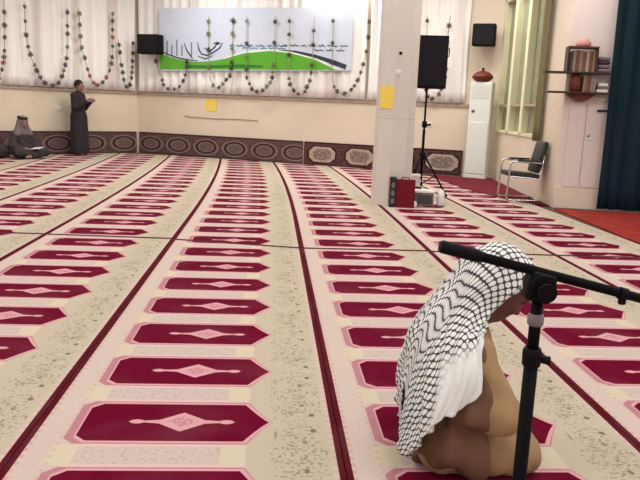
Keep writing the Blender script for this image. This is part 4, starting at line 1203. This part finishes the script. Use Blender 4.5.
# ---- the man sitting against the left wall
pt = empty('person', (-5.32, 15.52, 0.0), 'person in grey clothes and headscarf with black head ring seated at the left', 'person', rz=math.radians(-40))
F = Field((-0.5, -0.6, -0.02), (0.8, 0.6, 0.95), 0.0115)
F.ell((0.03, 0, 0.755), (0.098, 0.077, 0.112), k=0.02); F.ell((0.055, 0, 0.70), (0.066, 0.058, 0.066), k=0.03)
F.cone((0.115, 0, 0.765), (0.142, 0, 0.73), 0.010, 0.014, 0.012); F.ell((0.09, 0, 0.66), (0.028, 0.026, 0.022), k=0.025)
F.chain([(-0.03, 0, 0.53), (0.01, 0, 0.66)], [0.066, 0.056], 0.04)
F.ell((-0.06, 0, 0.15), (0.14, 0.175, 0.13), k=0.05); F.ell((-0.06, 0, 0.33), (0.115, 0.16, 0.17), k=0.06); F.ell((-0.045, 0, 0.46), (0.10, 0.17, 0.11), k=0.06)
for sg in (1, -1):
    F.chain([(-0.03, 0.185 * sg, 0.50), (0.03, 0.27 * sg, 0.27), (0.26, 0.16 * sg, 0.215)], [0.056, 0.041, 0.028], 0.03)
    hand(F, (0.26, 0.16 * sg, 0.215), (0.9, -0.3 * sg, 0.05), (0.1, -0.9 * sg, 0.3), (0, 0, -1.0), curl=0.4)
    F.chain([(-0.04, 0.10 * sg, 0.14), (0.34, 0.30 * sg, 0.14), (0.36 + 0.05 * sg, -0.08 * sg, 0.06)], [0.09, 0.062, 0.04], 0.02)
    F.chain([(0.36 + 0.05 * sg, -0.08 * sg, 0.055), (0.40 + 0.05 * sg, -0.20 * sg, 0.045)], [0.038, 0.030], 0.015)
F.below(0.003)
field_obj('body', F, M['skin_far'], pt)
F = Field((-0.5, -0.6, -0.02), (0.8, 0.6, 0.75), 0.0125)
F.ell((-0.06, 0, 0.15), (0.175, 0.215, 0.165), k=0.06); F.ell((-0.055, 0, 0.32), (0.15, 0.20, 0.20), k=0.08); F.ell((-0.04, 0, 0.46), (0.13, 0.20, 0.12), k=0.06)
F.cone((-0.03, 0, 0.54), (-0.01, 0, 0.60), 0.085, 0.068, 0.04)
for sg in (1, -1):
    F.chain([(-0.03, 0.19 * sg, 0.495), (0.03, 0.275 * sg, 0.27), (0.235, 0.175 * sg, 0.215)], [0.078, 0.078, 0.055], 0.04)
    F.chain([(-0.04, 0.11 * sg, 0.14), (0.34, 0.30 * sg, 0.14), (0.36 + 0.05 * sg, -0.03 * sg, 0.085)], [0.115, 0.09, 0.07], 0.05)
F.ell((0.16, 0, 0.11), (0.26, 0.22, 0.09), k=0.05)
X, Y, Z = np.meshgrid(*F.ax, indexing='ij', sparse=True)
F.f = F.f + (0.006 * np.sin(34 * Y + 18 * Z + 9 * X) * np.sin(13 * X + 21 * Z)).astype(np.float32)
F.cone((-0.01, 0, 0.60), (0.03, 0, 0.72), 0.056, 0.06, 0.0, sub=True)
F.below(0.004)
field_obj('robe', F, M['grey_brown_cloth'], pt)
F = Field((-0.4, -0.4, 0.3), (0.3, 0.4, 1.0), 0.010)
F.ell((0.018, 0, 0.775), (0.118, 0.097, 0.118), k=0.02)
F.cone((-0.03, 0, 0.72), (-0.06, 0, 0.55), 0.105, 0.15, 0.06)
for sg in (1, -1): F.cone((0.0, 0.07 * sg, 0.70), (0.0, 0.14 * sg, 0.50), 0.05, 0.085, 0.05)
F.ell((0.135, 0, 0.715), (0.085, 0.062, 0.095), k=0, sub=True)
F.plane((0.0, 0, -1.0), -0.47)
field_obj('headscarf', F, M['far_scarf'], pt)
bm = bmesh.new()
for dz in (0.0, 0.022):
    ring = [(0.012 + 0.108 * math.cos(a), 0.090 * math.sin(a), 0.835 + dz - 0.02 * math.cos(a)) for a in np.linspace(0, 2 * PI, 25)]
    add_tube(bm, ring, 0.012, 8, caps=False)
from_bm('head_ring', bm, M['black_cord'], pt)
bm = bmesh.new(); add_box(bm, (0, 0, 0.008), (0.22, 0.15, 0.016), None, 0.004)
bk = from_bm('booklet', bm, M['white_cloth']); bk.location = (-4.95, 15.27, 0.222); bk.rotation_euler = (0.15, -0.1, -0.4)
props(bk, 'white booklet held in the hands of the seated person on the left', 'booklet')

F = Field((-0.4, -0.4, -0.02), (0.4, 0.4, 0.6), 0.012)
F.ell((0, 0, 0.10), (0.24, 0.20, 0.15), k=0.05); F.ell((-0.06, 0.03, 0.24), (0.17, 0.15, 0.14), k=0.08); F.ell((0.12, -0.05, 0.15), (0.14, 0.13, 0.12), k=0.06)
X, Y, Z = np.meshgrid(*F.ax, indexing='ij', sparse=True)
F.f = F.f + (0.014 * np.sin(30 * X + 22 * Z) * np.sin(24 * Y - 16 * Z)).astype(np.float32)
F.below(0.003)
o = field_obj('cloth_bundle', F, M['grey_brown_cloth'], None); o.location = (-5.80, 15.38, 0.0)
props(o, 'dark bundle of cloth on the carpet beside the seated person at the left edge', 'bundle')
